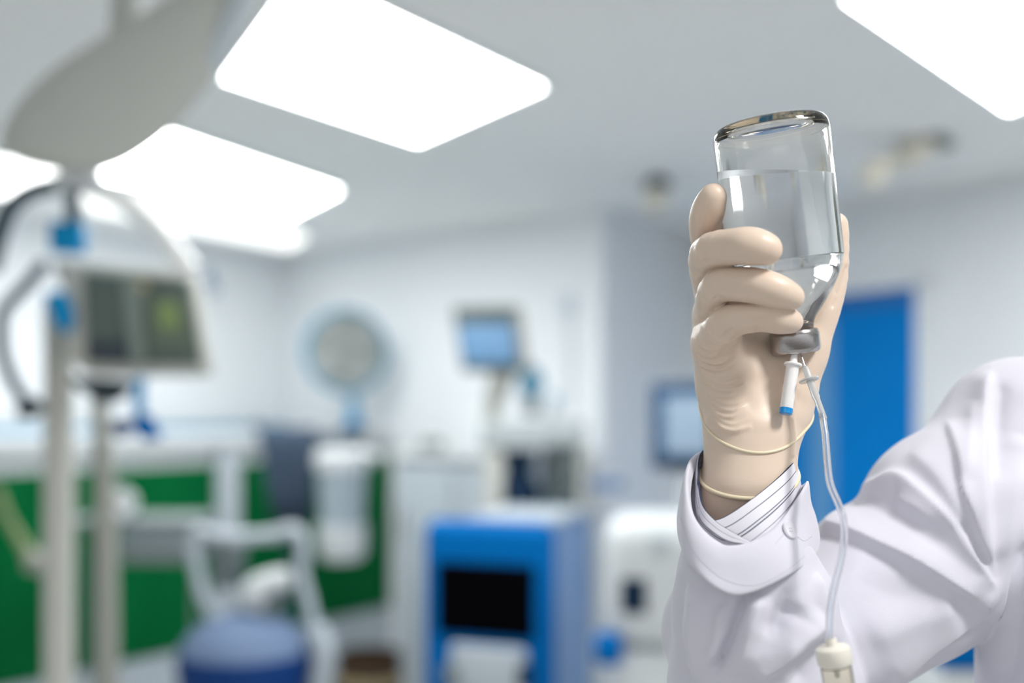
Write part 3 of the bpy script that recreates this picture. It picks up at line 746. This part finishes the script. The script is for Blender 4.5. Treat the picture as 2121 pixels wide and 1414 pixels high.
# blue and white cart under the arm
d = 2.6
t = thing('supply_cart', (P(2030, 0, d).x, d, 0), 'white supply cart with a blue top section, seen under the upper arm', 'cart')
pb('blue_top', 1950, 2230, 1290, 1388, d, 0.4, M_blue, t)
pb('white_body', 1950, 2230, 1391, 1800, d, 0.4, M_white, t)
for x in (1965, 2215):
    for y in (d + .05, d + .35):
        X = P(x, 0, d).x
        tubeo('leg', [(X, y, 0), (X, y, P(0, 1800, d).z)], 0.015, M_greyp, t, spline=False)

# ================================================================== FOREGROUND
def N(px, py, dmm, rpx):
    d = D0 + dmm / 1000.0
    return (P(px, py, d), rpx * d / F)

M_glove = mat('latex_glove', (0.72, 0.585, 0.48), 0.36, spec=0.42, sss=0.2, bump=0.05, bscale=900)
M_bead = mat('latex_bead', (0.78, 0.67, 0.50), 0.35, spec=0.5, sss=0.15)
M_skin = mat('skin', (0.72, 0.565, 0.455), 0.5, sss=0.2, bump=0.08, bscale=700)
M_coat = mat('coat_cotton', (0.66, 0.655, 0.74), 0.85, spec=0.2, sheen=0.15, bump=0.12, bscale=1600)
M_button = mat('coat_button', (0.72, 0.71, 0.78), 0.35, spec=0.5)

# ---- hand shape
mid = [N(1478, 590, 30, 42), N(1466, 526, -10, 37), N(1528, 510, -36, 37), N(1564, 511, -42, 37), N(1590, 517, -43, 30)]
rng_ = [N(1484, 648, 20, 46), N(1488, 594, -14, 35), N(1556, 590, -32, 36), N(1606, 602, -36, 34), N(1640, 615, -33, 26)]
pin = [N(1486, 712, 12, 50), N(1508, 668, -12, 35), N(1572, 655, -24, 31), N(1614, 660, -26, 30), N(1640, 666, -23, 23)]
idx_ = [N(1482, 540, 38, 42), N(1462, 470, 6, 34), N(1468, 432, -8, 33), N(1478, 406, -14, 26)]
thb = [N(1628, 842, 22, 56), N(1660, 730, 26, 46), N(1696, 655, 26, 38), N(1722, 572, 28, 32), N(1728, 468, 26, 28)]
wr1 = [N(1532, 905, 16, 60), N(1537, 1010, 12, 78), N(1545, 1160, 20, 95)]
wr2 = [N(1582, 905, 18, 58), N(1566, 1010, 14, 72), N(1560, 1160, 20, 95)]
def refine(nodes, n=4):
    C = catmull([(*c, r) for c, r in nodes], n); return [(Vector(q[:3]), float(q[3])) for q in C]
mid, rng_, pin, idx_ = (refine(c) for c in (mid, rng_, pin, idx_)); thb2 = refine(thb[1:])
def hand_sdf(p):
    d = chain(p, [N(1530, 900, 16, 56), N(1512, 800, 22, 60), N(1490, 715, 18, 56)], 0.01)
    d = smin(d, chain(p, [N(1545, 900, 16, 58), N(1530, 780, 30, 62), N(1490, 650, 26, 50)], 0.01), 0.014)
    d = smin(d, chain(p, [N(1565, 900, 18, 58), N(1570, 780, 34, 66), N(1488, 590, 42, 48)], 0.01), 0.014)
    d = smin(d, chain(p, [N(1580, 900, 18, 56), N(1600, 770, 34, 64), N(1580, 660, 50, 50), N(1490, 545, 48, 44)], 0.01), 0.014)
    d = smin(d, chain(p, thb[:2] , 0.01), 0.014)
    d = smin(d, chain(p, thb2, 0.002), 0.010)
    d = smin(d, chain(p, wr1, 0.01), 0.016)
    d = smin(d, chain(p, wr2, 0.01), 0.016)
    f = chain(p, idx_, 0.0015)
    f = smin(f, chain(p, mid, 0.0015), 0.0012)
    f = smin(f, chain(p, rng_, 0.0015), 0.0012)
    f = smin(f, chain(p, pin, 0.0015), 0.0012)
    return smin(d, f, 0.006)

Hlo = P(1380, 1095, D0); Hhi = P(1790, 350, D0)
pos, quads = surface_net(hand_sdf, (Hlo.x, D0 - 0.075, Hlo.z), (Hhi.x + 0.01, D0 + 0.085, Hhi.z), 0.0010)
dd, g = sdf_grad(hand_sdf, pos)
q = img(pos); front = np.clip(-g[:, 1] * 1.6 + 0.35, 0, 1)
h = np.zeros(len(pos))
# stretched latex creases over the outer palm
for k in range(13):
    y = 708 + k * 14.2
    xl = 1436 + max(0, (y - 735)) * 0.30; wdt = 96 - abs(k - 6) * 4 - (14 if k % 3 == 1 else 0)
    a = (0.0022 if k < 8 else 0.0015) * (0.65 + 0.5 * ((k * 37) % 7) / 7)
    h += fold(q, [(xl - 6, y - 16), (xl + wdt * 0.30, y + 8), (xl + wdt * 0.66, y + 13), (xl + wdt, y - 1)], a, 3.2, 6.0, 34)
# creases inside bent fingers and around knuckles
for pts, a, w1, w2 in (
    ([(1504, 700), (1512, 690), (1520, 676)], -0.0007, 4, 4), ([(1496, 702), (1503, 692), (1509, 680)], -0.0006, 4, 4),
    ([(1512, 706), (1524, 696), (1530, 684)], -0.0007, 4, 4), ([(1444, 650), (1464, 684), (1492, 706), (1520, 704), (1530, 688)], 0.0007, 4, 6),
    ([(1560, 690), (1566, 682), (1567, 672)], -0.0008, 3, 3), ([(1478, 622), (1484, 616), (1492, 612)], -0.0008, 4, 4),
    ([(1490, 626), (1494, 618), (1503, 614)], -0.0006, 4, 4), ([(1450, 548), (1462, 540), (1474, 536)], -0.0006, 4, 4),
    ([(1434, 566), (1440, 574), (1452, 578)], 0.0010, 4, 4), ([(1440, 606), (1446, 624), (1462, 636)], 0.0006, 5, 6),
    ([(1484, 470), (1492, 458), (1494, 446)], -0.0006, 4, 4), ([(1450, 870), (1500, 888), (1560, 884)], 0.0005, 6, 8),
    ([(1640, 850), (1660, 790), (1672, 730)], -0.0005, 6, 6), ([(1640, 860), (1645, 900), (1640, 950)], 0.0008, 4, 4),
    ([(1722, 640), (1738, 600), (1752, 560)], -0.0008, 4, 4), ([(1730, 610), (1744, 572), (1757, 548)], -0.0006, 3, 3)):
    h += fold(q, pts, a * 1.5, w1, w2, 10)
# soft undulation of the loose latex
h += 0.00022 * np.sin(q[:, 1] / 9.0 + np.sin(q[:, 0] / 17.0) * 1.5) * np.clip((q[:, 1] - 690) / 80, 0, 1) * np.clip((930 - q[:, 1]) / 60, 0, 1)
pos2 = pos + g * (h * front)[:, None]
person = thing('person', P(2300, 1414, 0.78), 'person in a white lab coat raising a gloved hand that holds a bottle', 'person')
# glove: everything above the rolled edge; skin: below
RC1 = (np.array(P(1556, 872, D0 + 0.016)), 0.70, -0.02)
RC2 = (np.array(P(1548, 982, D0 + 0.014)), 0.42, 0.06)
def edge_fun(p):   # >0 is above the glove's rolled edge
    c, sl, sg = RC2
    return p[:, 2] - (c[2] + sl * (p[:, 1] - c[1]) + sg * (p[:, 0] - c[0]))
cen = pos2[quads].mean(axis=1); keep = edge_fun(cen) > 0
def sub_mesh(name, pos, quads):
    u, inv = np.unique(quads, return_inverse=True)
    return np_mesh(name, pos[u], inv.reshape(quads.shape))
gl = link_mesh('latex_glove', sub_mesh('latex_glove', pos2, quads[keep]), M_glove, person, True)
gl['label'] = 'cream latex glove stretched over the raised hand'

def arm_core(p):
    d = chain(p, [N(1545, 1150, 20, 100), N(1570, 1400, 50, 120)], 0.01)
    d = smin(d, cone(p, N(1570, 1400, 50, 120), N(2080, 1060, 110, 130)), 0.02)
    d = smin(d, cone(p, N(2090, 1000, 110, 130), N(2330, 950, 170, 170)), 0.03)
    return smin(d, cone(p, N(2330, 1080, 170, 230), N(2340, 1700, 180, 230)), 0.05)
def body_sdf(p):
    return smin(hand_sdf(p) + 0.0012, arm_core(p), 0.02)
lo = P(1360, 1640, D0); hi = P(2440, 360, D0)
bp_, bq_ = surface_net(body_sdf, (lo.x, D0 - 0.08, lo.z), (hi.x, D0 + 0.24, hi.z), 0.003)
link_mesh('body', np_mesh('body', bp_, bq_), M_skin, person, True)['label'] = 'bare wrist between glove and cuff'

# rolled latex edges
def ring_on(f, c, slope, n=72, off=0.0, sag=None):
    """closed loop on the surface of f around the point c; slope: dz per metre of depth; sag: dz per metre sideways"""
    out = []
    for a in np.linspace(0, 2 * PI, n, endpoint=False):
        dr = np.array([math.cos(a), math.sin(a), slope * math.sin(a) + (sag or 0) * math.cos(a)])
        lo_, hi_ = 0.005, 0.06
        for _ in range(22):
            m_ = (lo_ + hi_) / 2
            if f(np.array([c + dr * m_]))[0] < 0: lo_ = m_
            else: hi_ = m_
        out.append(c + dr * (lo_ + off))
    return out
for (c, sl, sg), rr, nm in ((RC1, 0.0010, 'rolled_bead'), (RC2, 0.0014, 'rolled_bead')):
    bm = bmesh.new(); pts = ring_on(hand_sdf, c, sl, off=0.0003, sag=sg)
    tube(bm, pts, rr, sides=10, closed=True, n=3); obj(nm, bm, M_bead, gl, smooth=True)

# ---- coat
M_coat_n = M_coat
elbow = N(1580, 1440, 42, 180)
def coat_sdf(p):
    up = cone(p, N(1620, 1345, 62, 172), N(2040, 1092, 92, 190))
    up = smin(up, ell(p, P(1985, 1062, D0 + 0.075), (0.066, 0.060, 0.060)), 0.006)
    sh = cone(p, N(2118, 905, 92, 150), N(2330, 900, 150, 165))
    up = smin(up, cone(p, N(2010, 1010, 85, 128), N(2112, 905, 92, 150)), 0.02)
    up = smin(up, sh, 0.025)
    fo = chain(p, [N(1546, 1178, -4, 138), N(1560, 1260, 4, 165), N(1582, 1420, 28, 192), N(1590, 1560, 50, 185)], 0.01)
    d = smin(up, fo, 0.004)
    d = smin(d, ell(p, P(1492, 1310, D0 + 0.062), (0.040, 0.040, 0.044)), 0.008)
    to = chain(p, [N(2262, 960, 86, 205), N(2264, 1200, 58, 226), N(2290, 1900, 70, 250)], 0.02)
    to = smin(to, cone(p, N(2440, 980, 150, 260), N(2460, 1900, 160, 300)), 0.05)
    return smin(d, to, 0.003)
lo = P(1340, 1720, D0); hi = P(2620, 715, D0 + 0.1)
hlim = (lo.x, D0 - 0.07, lo.z), (0.50, D0 + 0.25, hi.z)
cp_, cq_ = surface_net(coat_sdf, *hlim, 0.0017)
dd, g = sdf_grad(coat_sdf, cp_); q = img(cp_); front = np.clip(-g[:, 1] * 1.5 + 0.55, 0, 1)
h = np.zeros(len(cp_)); dep = cp_[:, 1] - D0
isfo = 1 / (1 + np.exp(((q[:, 0] - 1745) + (q[:, 1] - 1300) * -0.1) / 16)) * (dep < 0.035)
isto = (q[:, 0] > 2036)
folds_arm = [
    ([(1690, 1096), (1748, 1108), (1843, 1143), (1950, 1200), (2050, 1262)], 0.0090, 60, 8),
    ([(1768, 1012), (1820, 1000), (1862, 986), (1905, 1015), (1962, 1070), (2004, 1130), (2045, 1215)], 0.0058, 11, 40),
    ([(1850, 1030), (1900, 1050), (1945, 1085)], 0.0022, 16, 20),
    ([(1962, 868), (1985, 950), (1994, 1012), (2012, 1062), (2044, 1160)], 0.0045, 30, 8),
    ([(1880, 930), (1940, 985), (1985, 1060), (2000, 1090)], 0.0035, 30, 22),
    ([(2020, 830), (2008, 920), (2002, 1000)], 0.0032, 20, 20),
    ([(1850, 1420), (1920, 1358), (1980, 1312), (2050, 1272)], 0.0030, 30, 5),
    ([(1760, 1190), (1850, 1230), (1960, 1260)], -0.003, 50, 50),
    ([(1800, 1330), (1900, 1290), (1990, 1262)], 0.003, 40, 40),
    ([(1990, 1222), (2015, 1240), (2040, 1250)], -0.0025, 12, 10),
]
folds_fo = [
    ([(1548, 1215), (1522, 1293), (1478, 1398)], -0.0034, 9, 12),
    ([(1575, 1225), (1560, 1290), (1520, 1400)], 0.0030, 26, 26),
    ([(1450, 1215), (1438, 1300), (1450, 1400)], 0.0032, 26, 26),
    ([(1500, 1240), (1486, 1320), (1470, 1380)], 0.0022, 16, 14),
    ([(1406, 1180), (1405, 1300), (1420, 1420)], -0.0028, 16, 18),
    ([(1710, 1275), (1640, 1335), (1556, 1400)], 0.0050, 22, 30),
    ([(1640, 1240), (1618, 1290), (1600, 1325)], -0.0036, 34, 34),
    ([(1690, 1180), (1705, 1240), (1712, 1290)], 0.0022, 6, 12),
    ([(1620, 1210), (1650, 1270), (1700, 1300)], -0.0016, 18, 18),
    ([(1740, 1330), (1690, 1370), (1640, 1420)], -0.0030, 20, 22),
]
folds_to = [
    ([(2054, 765), (2042, 860), (2037, 960), (2041, 1080), (2046, 1190)], 0.0042, 8, 26),
    ([(2125, 900), (2100, 1020), (2082, 1150), (2070, 1300)], 0.0040, 30, 44),
    ([(2128, 1120), (2112, 1260), (2088, 1420)], -0.0030, 22, 22),
    ([(2075, 780), (2068, 880), (2074, 1000)], -0.0026, 20, 20),
]
up_y = (dep > -0.02)
for f_ in folds_arm: h += fold(q, *f_) * (1 - isfo)
for f_ in folds_fo: h += 2.0 * fold(q, *f_) * isfo
for f_ in folds_to: h += fold(q, *f_)
nz = 0.0009 * (np.sin(q[:, 0] / 31 + q[:, 1] / 47) * np.sin(q[:, 1] / 26 - q[:, 0] / 70))
h += nz
cpos = cp_ + g * (h * front)[:, None]
# open the sleeve top where the cuff sits
cen = cpos[cq_].mean(axis=1); qc = img(cen)
kf = ~((qc[:, 1] < 1195 - np.abs(qc[:, 0] - 1545) * 0.55 - (cen[:, 1] - D0 + 0.045) * 1400) & (qc[:, 0] < 1672) & (cen[:, 1] < D0 + 0.06) & (qc[:, 1] < 1190))
coat = link_mesh('lab_coat', sub_mesh('lab_coat', cpos, cq_[kf]), M_coat_n, person, True)
coat['label'] = 'white lab coat sleeve and shoulder'

def loft(name, rings, m, parent, nu=16, nv=6, thick=0.0015, bulge=None):
    R_ = [catmull([P(x, y, D0 + dz / 1000) for x, y, dz in r], nu, True) for r in rings]
    n = len(R_[0]); G = []
    cols_ = [catmull([r[i] for r in R_], nv) for i in range(n)]
    rows = len(cols_[0])
    bm = bmesh.new(); uvl = bm.loops.layers.uv.new('UVMap')
    V = [[bm.verts.new(cols_[i][j]) for i in range(n)] for j in range(rows)]
    for j in range(rows - 1):
        for i in range(n):
            i2 = (i + 1) % n
            f = bm.faces.new((V[j][i], V[j][i2], V[j + 1][i2], V[j + 1][i])); f.smooth = True
            for l, (a, b) in zip(f.loops, ((i, j), (i + 1, j), (i + 1, j + 1), (i, j + 1))): l[uvl].uv = (a / n, b / (rows - 1))
    bmesh.ops.recalc_face_normals(bm, faces=bm.faces)
    me = bpy.data.meshes.new(name); bm.to_mesh(me); bm.free()
    o = link_mesh(name, me, m, parent, True)
    md = o.modifiers.new('cloth_thickness', 'SOLIDIFY'); md.thickness = thick; md.offset = 0
    return o
# ring order: left, front-left, front, front-right, right, back-right, back, back-left
cuff = loft('sleeve_cuff', [
    [(1430, 1010, -4), (1446, 1088, -34), (1530, 1140, -44), (1606, 1104, -34), (1666, 1020, -6), (1642, 1015, 26), (1545, 950, 44), (1456, 955, 26)],
    [(1422, 985, -4), (1436, 1074, -36), (1498, 1131, -47), (1598, 1100, -40), (1671, 1002, -8), (1646, 1004, 30), (1545, 930, 48), (1450, 938, 28)],
    [(1413, 1015, -4), (1424, 1096, -39), (1508, 1158, -51), (1614, 1122, -44), (1677, 1048, -4), (1652, 1020, 32), (1545, 950, 50), (1440, 965, 30)],
    [(1407, 1060, -2), (1424, 1140, -42), (1518, 1200, -54), (1632, 1156, -46), (1688, 1096, 0), (1665, 1040, 36), (1545, 1010, 52), (1430, 1010, 34)],
    [(1404, 1092, 0), (1432, 1168, -44), (1522, 1229, -56), (1640, 1184, -46), (1694, 1134, 2), (1675, 1080, 40), (1545, 1060, 54), (1425, 1050, 36)],
    [(1410, 1092, 0), (1438, 1166, -41), (1522, 1222, -53), (1634, 1178, -43), (1688, 1130, 2), (1670, 1080, 38), (1545, 1060, 51), (1430, 1050, 34)],
], M_coat, coat, thick=0.0012)
# striped shirt cuff
M_shirt = mat('striped_shirt', (0.74, 0.73, 0.80), 0.85, spec=0.2, bump=0.1, bscale=1600)
nt = M_shirt.node_tree; b = nt.nodes['Principled BSDF']
uv = nt.nodes.new('ShaderNodeUVMap'); sp = nt.nodes.new('ShaderNodeSeparateXYZ'); nt.links.new(uv.outputs[0], sp.inputs[0])
cr = nt.nodes.new('ShaderNodeValToRGB'); cr.color_ramp.interpolation = 'CONSTANT'
st = cr.color_ramp.elements; st[0].position = 0; st[0].color = (0.04, 0.05, 0.09, 1); st[1].position = 0.02; st[1].color = (0.74, 0.73, 0.80, 1)
for p0, p1 in ((0.22, 0.235), (0.44, 0.46), (0.50, 0.52), (0.68, 0.695), (0.85, 0.87), (0.91, 0.93)):
    e = st.new(p0); e.color = (0.05, 0.06, 0.11, 1); e = st.new(p1); e.color = (0.74, 0.73, 0.80, 1)
nt.links.new(sp.outputs['Y'], cr.inputs[0]); nt.links.new(cr.outputs[0], b.inputs['Base Color'])
shirt = loft('shirt_cuff', [
    [(1446, 990, 0), (1452, 1045, -22), (1482, 1077, -30), (1560, 1031, -28), (1638, 962, -4), (1636, 940, 22), (1545, 920, 42), (1460, 930, 24)],
    [(1442, 1010, 0), (1450, 1068, -26), (1500, 1104, -35), (1575, 1058, -33), (1642, 996, -6), (1642, 960, 24), (1545, 940, 44), (1454, 945, 26)],
    [(1438, 1030, 0), (1450, 1090, -29), (1515, 1134, -38), (1590, 1090, -36), (1648, 1024, -6), (1646, 985, 26), (1545, 960, 44), (1450, 965, 26)],
    [(1436, 1060, 0), (1450, 1115, -30), (1520, 1165, -39), (1600, 1120, -36), (1656, 1060, -2), (1650, 1010, 28), (1545, 990, 44), (1446, 990, 26)],
], M_shirt, person, thick=0.0010)
shirt['label'] = 'striped shirt cuff with thin dark stripes'
# overlapping shirt flap edge
def patch(name, top, bot, m, parent, thick=0.001):
    A = catmull([P(x, y, D0 + z / 1000) for x, y, z in top], 10); B = catmull([P(x, y, D0 + z / 1000) for x, y, z in bot], 10)
    bm = bmesh.new(); uvl = bm.loops.layers.uv.new('UVMap'); n = len(A); rows = 6
    V = [[bm.verts.new(A[i] * (1 - j / rows) + B[i] * (j / rows)) for i in range(n)] for j in range(rows + 1)]
    for j in range(rows):
        for i in range(n - 1):
            f = bm.faces.new((V[j][i], V[j][i + 1], V[j + 1][i + 1], V[j + 1][i])); f.smooth = True
            for l, (a, b_) in zip(f.loops, ((i, j), (i + 1, j), (i + 1, j + 1), (i, j + 1))): l[uvl].uv = (a / n, b_ / rows * 0.48)
    me = bpy.data.meshes.new(name); bm.to_mesh(me); bm.free()
    o = link_mesh(name, me, m, parent, True); md = o.modifiers.new('thick', 'SOLIDIFY'); md.thickness = thick; md.offset = 0
    return o
patch('cuff_flap', [(1447, 1000, -12), (1456, 1046, -27), (1482, 1078, -35), (1515, 1100, -39), (1556, 1123, -41)],
      [(1444, 1040, -14), (1452, 1078, -29), (1478, 1104, -37), (1510, 1122, -40), (1550, 1127, -42)], M_shirt, shirt)
from mathutils.bvhtree import BVHTree
_me = cuff.data; _off = root_loc(coat.parent)
_bvh = BVHTree.FromPolygons([v.co + _off for v in _me.vertices], [tuple(p.vertices) for p in _me.polygons])
def on_cuff(x, y, up=0.0):
    """point of the cuff's outer face found along the sight line through a pixel of the plan"""
    o_ = Vector((0, 0, CZ)); d_ = (P(x, y, 1.0) - o_).normalized()
    loc, nr, _, _ = _bvh.ray_cast(o_, d_)
    if nr.dot(d_) > 0: nr = -nr
    return loc + nr * (0.0006 + up), nr
# button with buttonhole on cuff
bc, bn = on_cuff(1633, 1098); Mbn = axis_mat(bc, bc + bn)
btn = latheo('button', [(0, 0), (0.0052, 0), (0.0056, 0.0009), (0.005, 0.0016), (0.0038, 0.0011), (0, 0.0011)], M_button, coat, Mbn, 32)
bm = bmesh.new()
for a in range(4):
    tube(bm, [Mbn @ Vector((0.0012 * math.cos(a * PI / 2 + .7), 0.0012 * math.sin(a * PI / 2 + .7), z)) for z in (0.0010, 0.0016)], 0.0004, sides=8, spline=False)
obj('thread', bm, M_coat, btn)
# stitching lines along the cuff
M_thread = mat('stitch_thread', (0.50, 0.49, 0.57), 0.8)
bm = bmesh.new()
for line in ([(1412, 1072), (1426, 1118), (1452, 1160), (1500, 1200), (1560, 1212), (1620, 1186), (1676, 1142)], [(1650, 1112), (1664, 1120), (1680, 1110)], [(1604, 1128), (1614, 1116), (1622, 1108)]):
    S = catmull([(x, y, 0) for x, y in line], 30 if len(line) > 4 else 12)
    S = [on_cuff(q_[0], q_[1], 0.00005)[0] for q_ in S]
    for i in range(0, len(S) - 2, 3): tube(bm, [S[i], S[i + 2]], 0.00017, sides=5, spline=False)
obj('stitching', bm, M_thread, cuff)

# ---- bottle
def bottle_frame():
    a = P(1593.5, 250, D0 - 0.004); b = P(1650, 737, D0 + 0.006)
    ax = (b - a).normalized(); return a, b, ax
ba, bb_, bax = bottle_frame(); BL = (bb_ - ba).length; px = BL / 490.0
Mbt = axis_mat(ba, bb_)
M_glass = mat('glass_refraction_tint', (0.98, 0.98, 0.98), 0.01, trans=1.0, ior=1.45)
va_ = M_glass.node_tree.nodes.new('ShaderNodeVolumeAbsorption'); va_.inputs['Color'].default_value = (0.72, 0.58, 0.36, 1); va_.inputs['Density'].default_value = 30  # tan absorption stands in for brown surroundings refracted at the edges
M_glass.node_tree.links.new(va_.outputs[0], M_glass.node_tree.nodes['Material Output'].inputs['Volume'])
M_liquid = mat('clear_liquid', (0.97, 0.98, 1.0), 0.0, trans=1.0, ior=1.33)
outer = [(0, 9), (60, 9), (78, 5), (90, 1), (104, 4), (112, 11), (117, 24), (118, 60), (118, 268), (116, 292), (109, 318), (95, 347), (76, 376), (59, 398), (47, 414), (42, 428), (41, 446)]
inner = [(34, 446), (35, 430), (40, 416), (52, 398), (69, 376), (88, 347), (102, 318), (110, 292), (112, 268), (112, 60), (110, 30), (100, 20), (80, 18), (40, 22), (0, 23)]
def smooth_prof(p, n=5):
    c = catmull([(a, b, 0) for a, b in p], n); return [(max(0, q[0]) * px, q[1] * px) for q in c]
bottle = thing('glass_bottle', bb_, 'upside-down clear glass infusion bottle partly full of clear liquid, gripped by the gloved hand', 'bottle')
latheo('glass', smooth_prof(outer) + smooth_prof(inner), M_glass, bottle, Mbt, 96)
# moulded knurl ring around the bottle's base
bm = bmesh.new()
for k in range(64):
    a = 2 * PI * k / 64
    bmesh.ops.create_icosphere(bm, subdivisions=1, radius=1.7 * px, matrix=Mbt @ Matrix.Translation((92 * px * math.cos(a), 92 * px * math.sin(a), 1.2 * px)))
obj('base_knurling', bm, M_glass, bottle, smooth=True)
# liquid: clipped by its own level surface
lv = P(1606, 359, D0)
bm = bmesh.new()
infl = [(r + (0.35 if r > 1 else 0), z) for r, z in inner[::-1]]
infl = [q for q in infl]
lathe(bm, smooth_prof(infl) + [(0, 446 * px)], Mbt, 96)
nrm = Vector((0.030, -0.165, 1.0)).normalized()
bmesh.ops.remove_doubles(bm, verts=bm.verts, dist=1e-6)
r = bmesh.ops.bisect_plane(bm, geom=list(bm.verts) + list(bm.edges) + list(bm.faces), plane_co=lv, plane_no=nrm, clear_outer=True)
ed = [e for e in r['geom_cut'] if isinstance(e, bmesh.types.BMEdge)]
bmesh.ops.holes_fill(bm, edges=[e for e in bm.edges if e.is_boundary], sides=0)
obj('liquid', bm, M_liquid, bottle, auto=True)
M_alu = mat('aluminium_cap', (0.46, 0.44, 0.44), 0.22, metal=1.0, bump=0.04, bscale=900)
cap = latheo('metal_cap', [(41.5 * px, 437 * px), (47 * px, 436 * px), (50.5 * px, 440 * px), (51.5 * px, 446 * px), (52 * px, 474 * px), (50 * px, 481 * px), (46 * px, 484 * px), (22 * px, 484 * px), (22 * px, 482 * px), (0, 482 * px), (0, 448 * px), (41.5 * px, 448 * px)], M_alu, bottle, Mbt, 64, closed_prof=False)
latheo('rubber_stopper', [(0, 482.2 * px), (21 * px, 482.2 * px), (19 * px, 486 * px), (0, 487 * px)], mat('stopper', (0.55, 0.50, 0.46), 0.7), cap, Mbt, 32)
latheo('neck_seal', [(0, 440 * px), (33.5 * px, 440 * px), (33.5 * px, 447.9 * px), (0, 447.9 * px)], mat('neck_rubber', (0.45, 0.40, 0.36), 0.6), cap, Mbt, 32)

# ---- air vent needle
M_wplast = mat('white_medical_plastic', (0.88, 0.86, 0.86), 0.35, sss=0.1)
M_trl = mat('translucent_plastic', (0.80, 0.82, 0.83), 0.25, trans=0.55, ior=1.4)
M_tube = mat('clear_pvc', (0.93, 0.95, 0.98), 0.06, trans=0.93, ior=1.38)
M_steel = mat('needle_steel', (0.62, 0.62, 0.64), 0.2, metal=1.0)
va = P(1646, 732, D0 - 0.004); vb = P(1627, 858, D0 - 0.010); vl = (vb - va).length; s = vl / 127
Mv = axis_mat(va, vb)
vent = thing('air_vent_needle', vb, 'short white vent needle with blue end plugged under the bottle cap', 'vent needle')
latheo('spike_hub', [(0, -2 * s), (5.5 * s, -2 * s), (7.5 * s, 14 * s), (8.5 * s, 22 * s), (0, 22 * s)], M_wplast, vent, Mv, 32)
latheo('flange', [(0, 21 * s), (17.5 * s, 21 * s), (18.5 * s, 23.5 * s), (17.5 * s, 26 * s), (0, 26 * s)], M_wplast, vent, Mv, 40)
latheo('barrel', [(0, 26 * s), (13.5 * s, 26 * s), (13 * s, 30 * s), (13 * s, 112 * s), (12.5 * s, 114 * s), (0, 114 * s)], M_wplast, vent, Mv, 40)
latheo('blue_filter', [(0, 114.2 * s), (13 * s, 114.2 * s), (13.6 * s, 118 * s), (13.2 * s, 125 * s), (10 * s, 127 * s), (0, 126 * s)], mat('blue_filter', (0.0, 0.26, 0.66), 0.25, coat=0.4), vent, Mv, 40)['label'] = 'blue filter end'

# ---- infusion set
iset = thing('infusion_set', P(1735, 1440, D0 - 0.075), 'clear infusion tube with white flanges and drip chamber hanging from the bottle', 'infusion tube')
na = P(1657, 730, D0 - 0.004); nb = P(1668, 762, D0 - 0.008)
tubeo('needle', [na, nb], 0.0007, M_steel, iset, spline=False)
ha = P(1667, 758, D0 - 0.008); hb = P(1707, 868, D0 - 0.018); hl = (hb - ha).length; s = hl / 117; Mh = axis_mat(ha, hb)
latheo('tapered_hub', [(0, 0), (3.5 * s, 0), (6.5 * s, 6 * s), (7 * s, 26 * s), (7.5 * s, 38 * s), (8 * s, 70 * s), (6.6 * s, 74 * s), (6.4 * s, 117 * s), (0, 117 * s)], M_trl, iset, Mh, 32)
latheo('flange', [(0, 28 * s), (19 * s, 27.5 * s), (20.5 * s, 30 * s), (19 * s, 32.5 * s), (0, 32 * s)], M_trl, iset, Mh @ Matrix.Rotation(math.radians(4), 4, 'X'), 40)
tp = [(1703, 858, -17), (1709, 900, -24), (1713, 950, -34), (1719, 1000, -46), (1735, 1040, -56), (1747, 1072, -62), (1748, 1120, -66), (1740, 1170, -69), (1727, 1220, -71), (1719, 1270, -73), (1719, 1335, -75)]
TP = [P(x, y, D0 + z / 1000) for x, y, z in tp]
def hollow_tube(name, pts, ro, ri, m, parent, n=12, sides=20):
    bm = bmesh.new(); tube(bm, pts, ro, sides=sides, n=n, cap=False); k = len(bm.verts)
    tube(bm, pts, ri, sides=sides, n=n, cap=False)
    bm.verts.ensure_lookup_table(); V = list(bm.verts)
    for e in (0, -1):
        A = V[0:sides] if e == 0 else V[k - sides:k]; B = V[k:k + sides] if e == 0 else V[-sides:]
        for i in range(sides): bm.faces.new((A[i], A[(i + 1) % sides], B[(i + 1) % sides], B[i]))
    return obj(name, bm, m, parent, smooth=True)
hollow_tube('tube', TP, 0.00205, 0.0012, M_tube, iset)
ca = P(1721, 1322, D0 - 0.075); cb = P(1742, 1440, D0 - 0.075); cl = (cb - ca).length; s = cl / 120; Mc = axis_mat(ca, cb)
latheo('chamber_cap', [(0, 0), (10.5 * s, 0), (11.5 * s, 3 * s), (12 * s, 14 * s), (30 * s, 16 * s), (35 * s, 20 * s), (36 * s, 26 * s), (36 * s, 50 * s), (33 * s, 55 * s), (26 * s, 56 * s), (0, 56 * s)], mat('cap_cream', (0.80, 0.77, 0.70), 0.4, sss=0.15), iset, Mc, 48)
latheo('drip_chamber', [(26 * s, 54 * s), (31 * s, 56 * s), (32 * s, 62 * s), (32 * s, 140 * s), (29.5 * s, 140 * s), (29.5 * s, 60 * s), (26 * s, 58 * s)], mat('chamber_plastic', (0.95, 0.92, 0.82), 0.05, trans=0.95, ior=1.4), iset, Mc, 48)
latheo('drip_nozzle', [(0, 57 * s), (7 * s, 57 * s), (5 * s, 82 * s), (0, 82 * s)], M_trl, iset, Mc, 24)
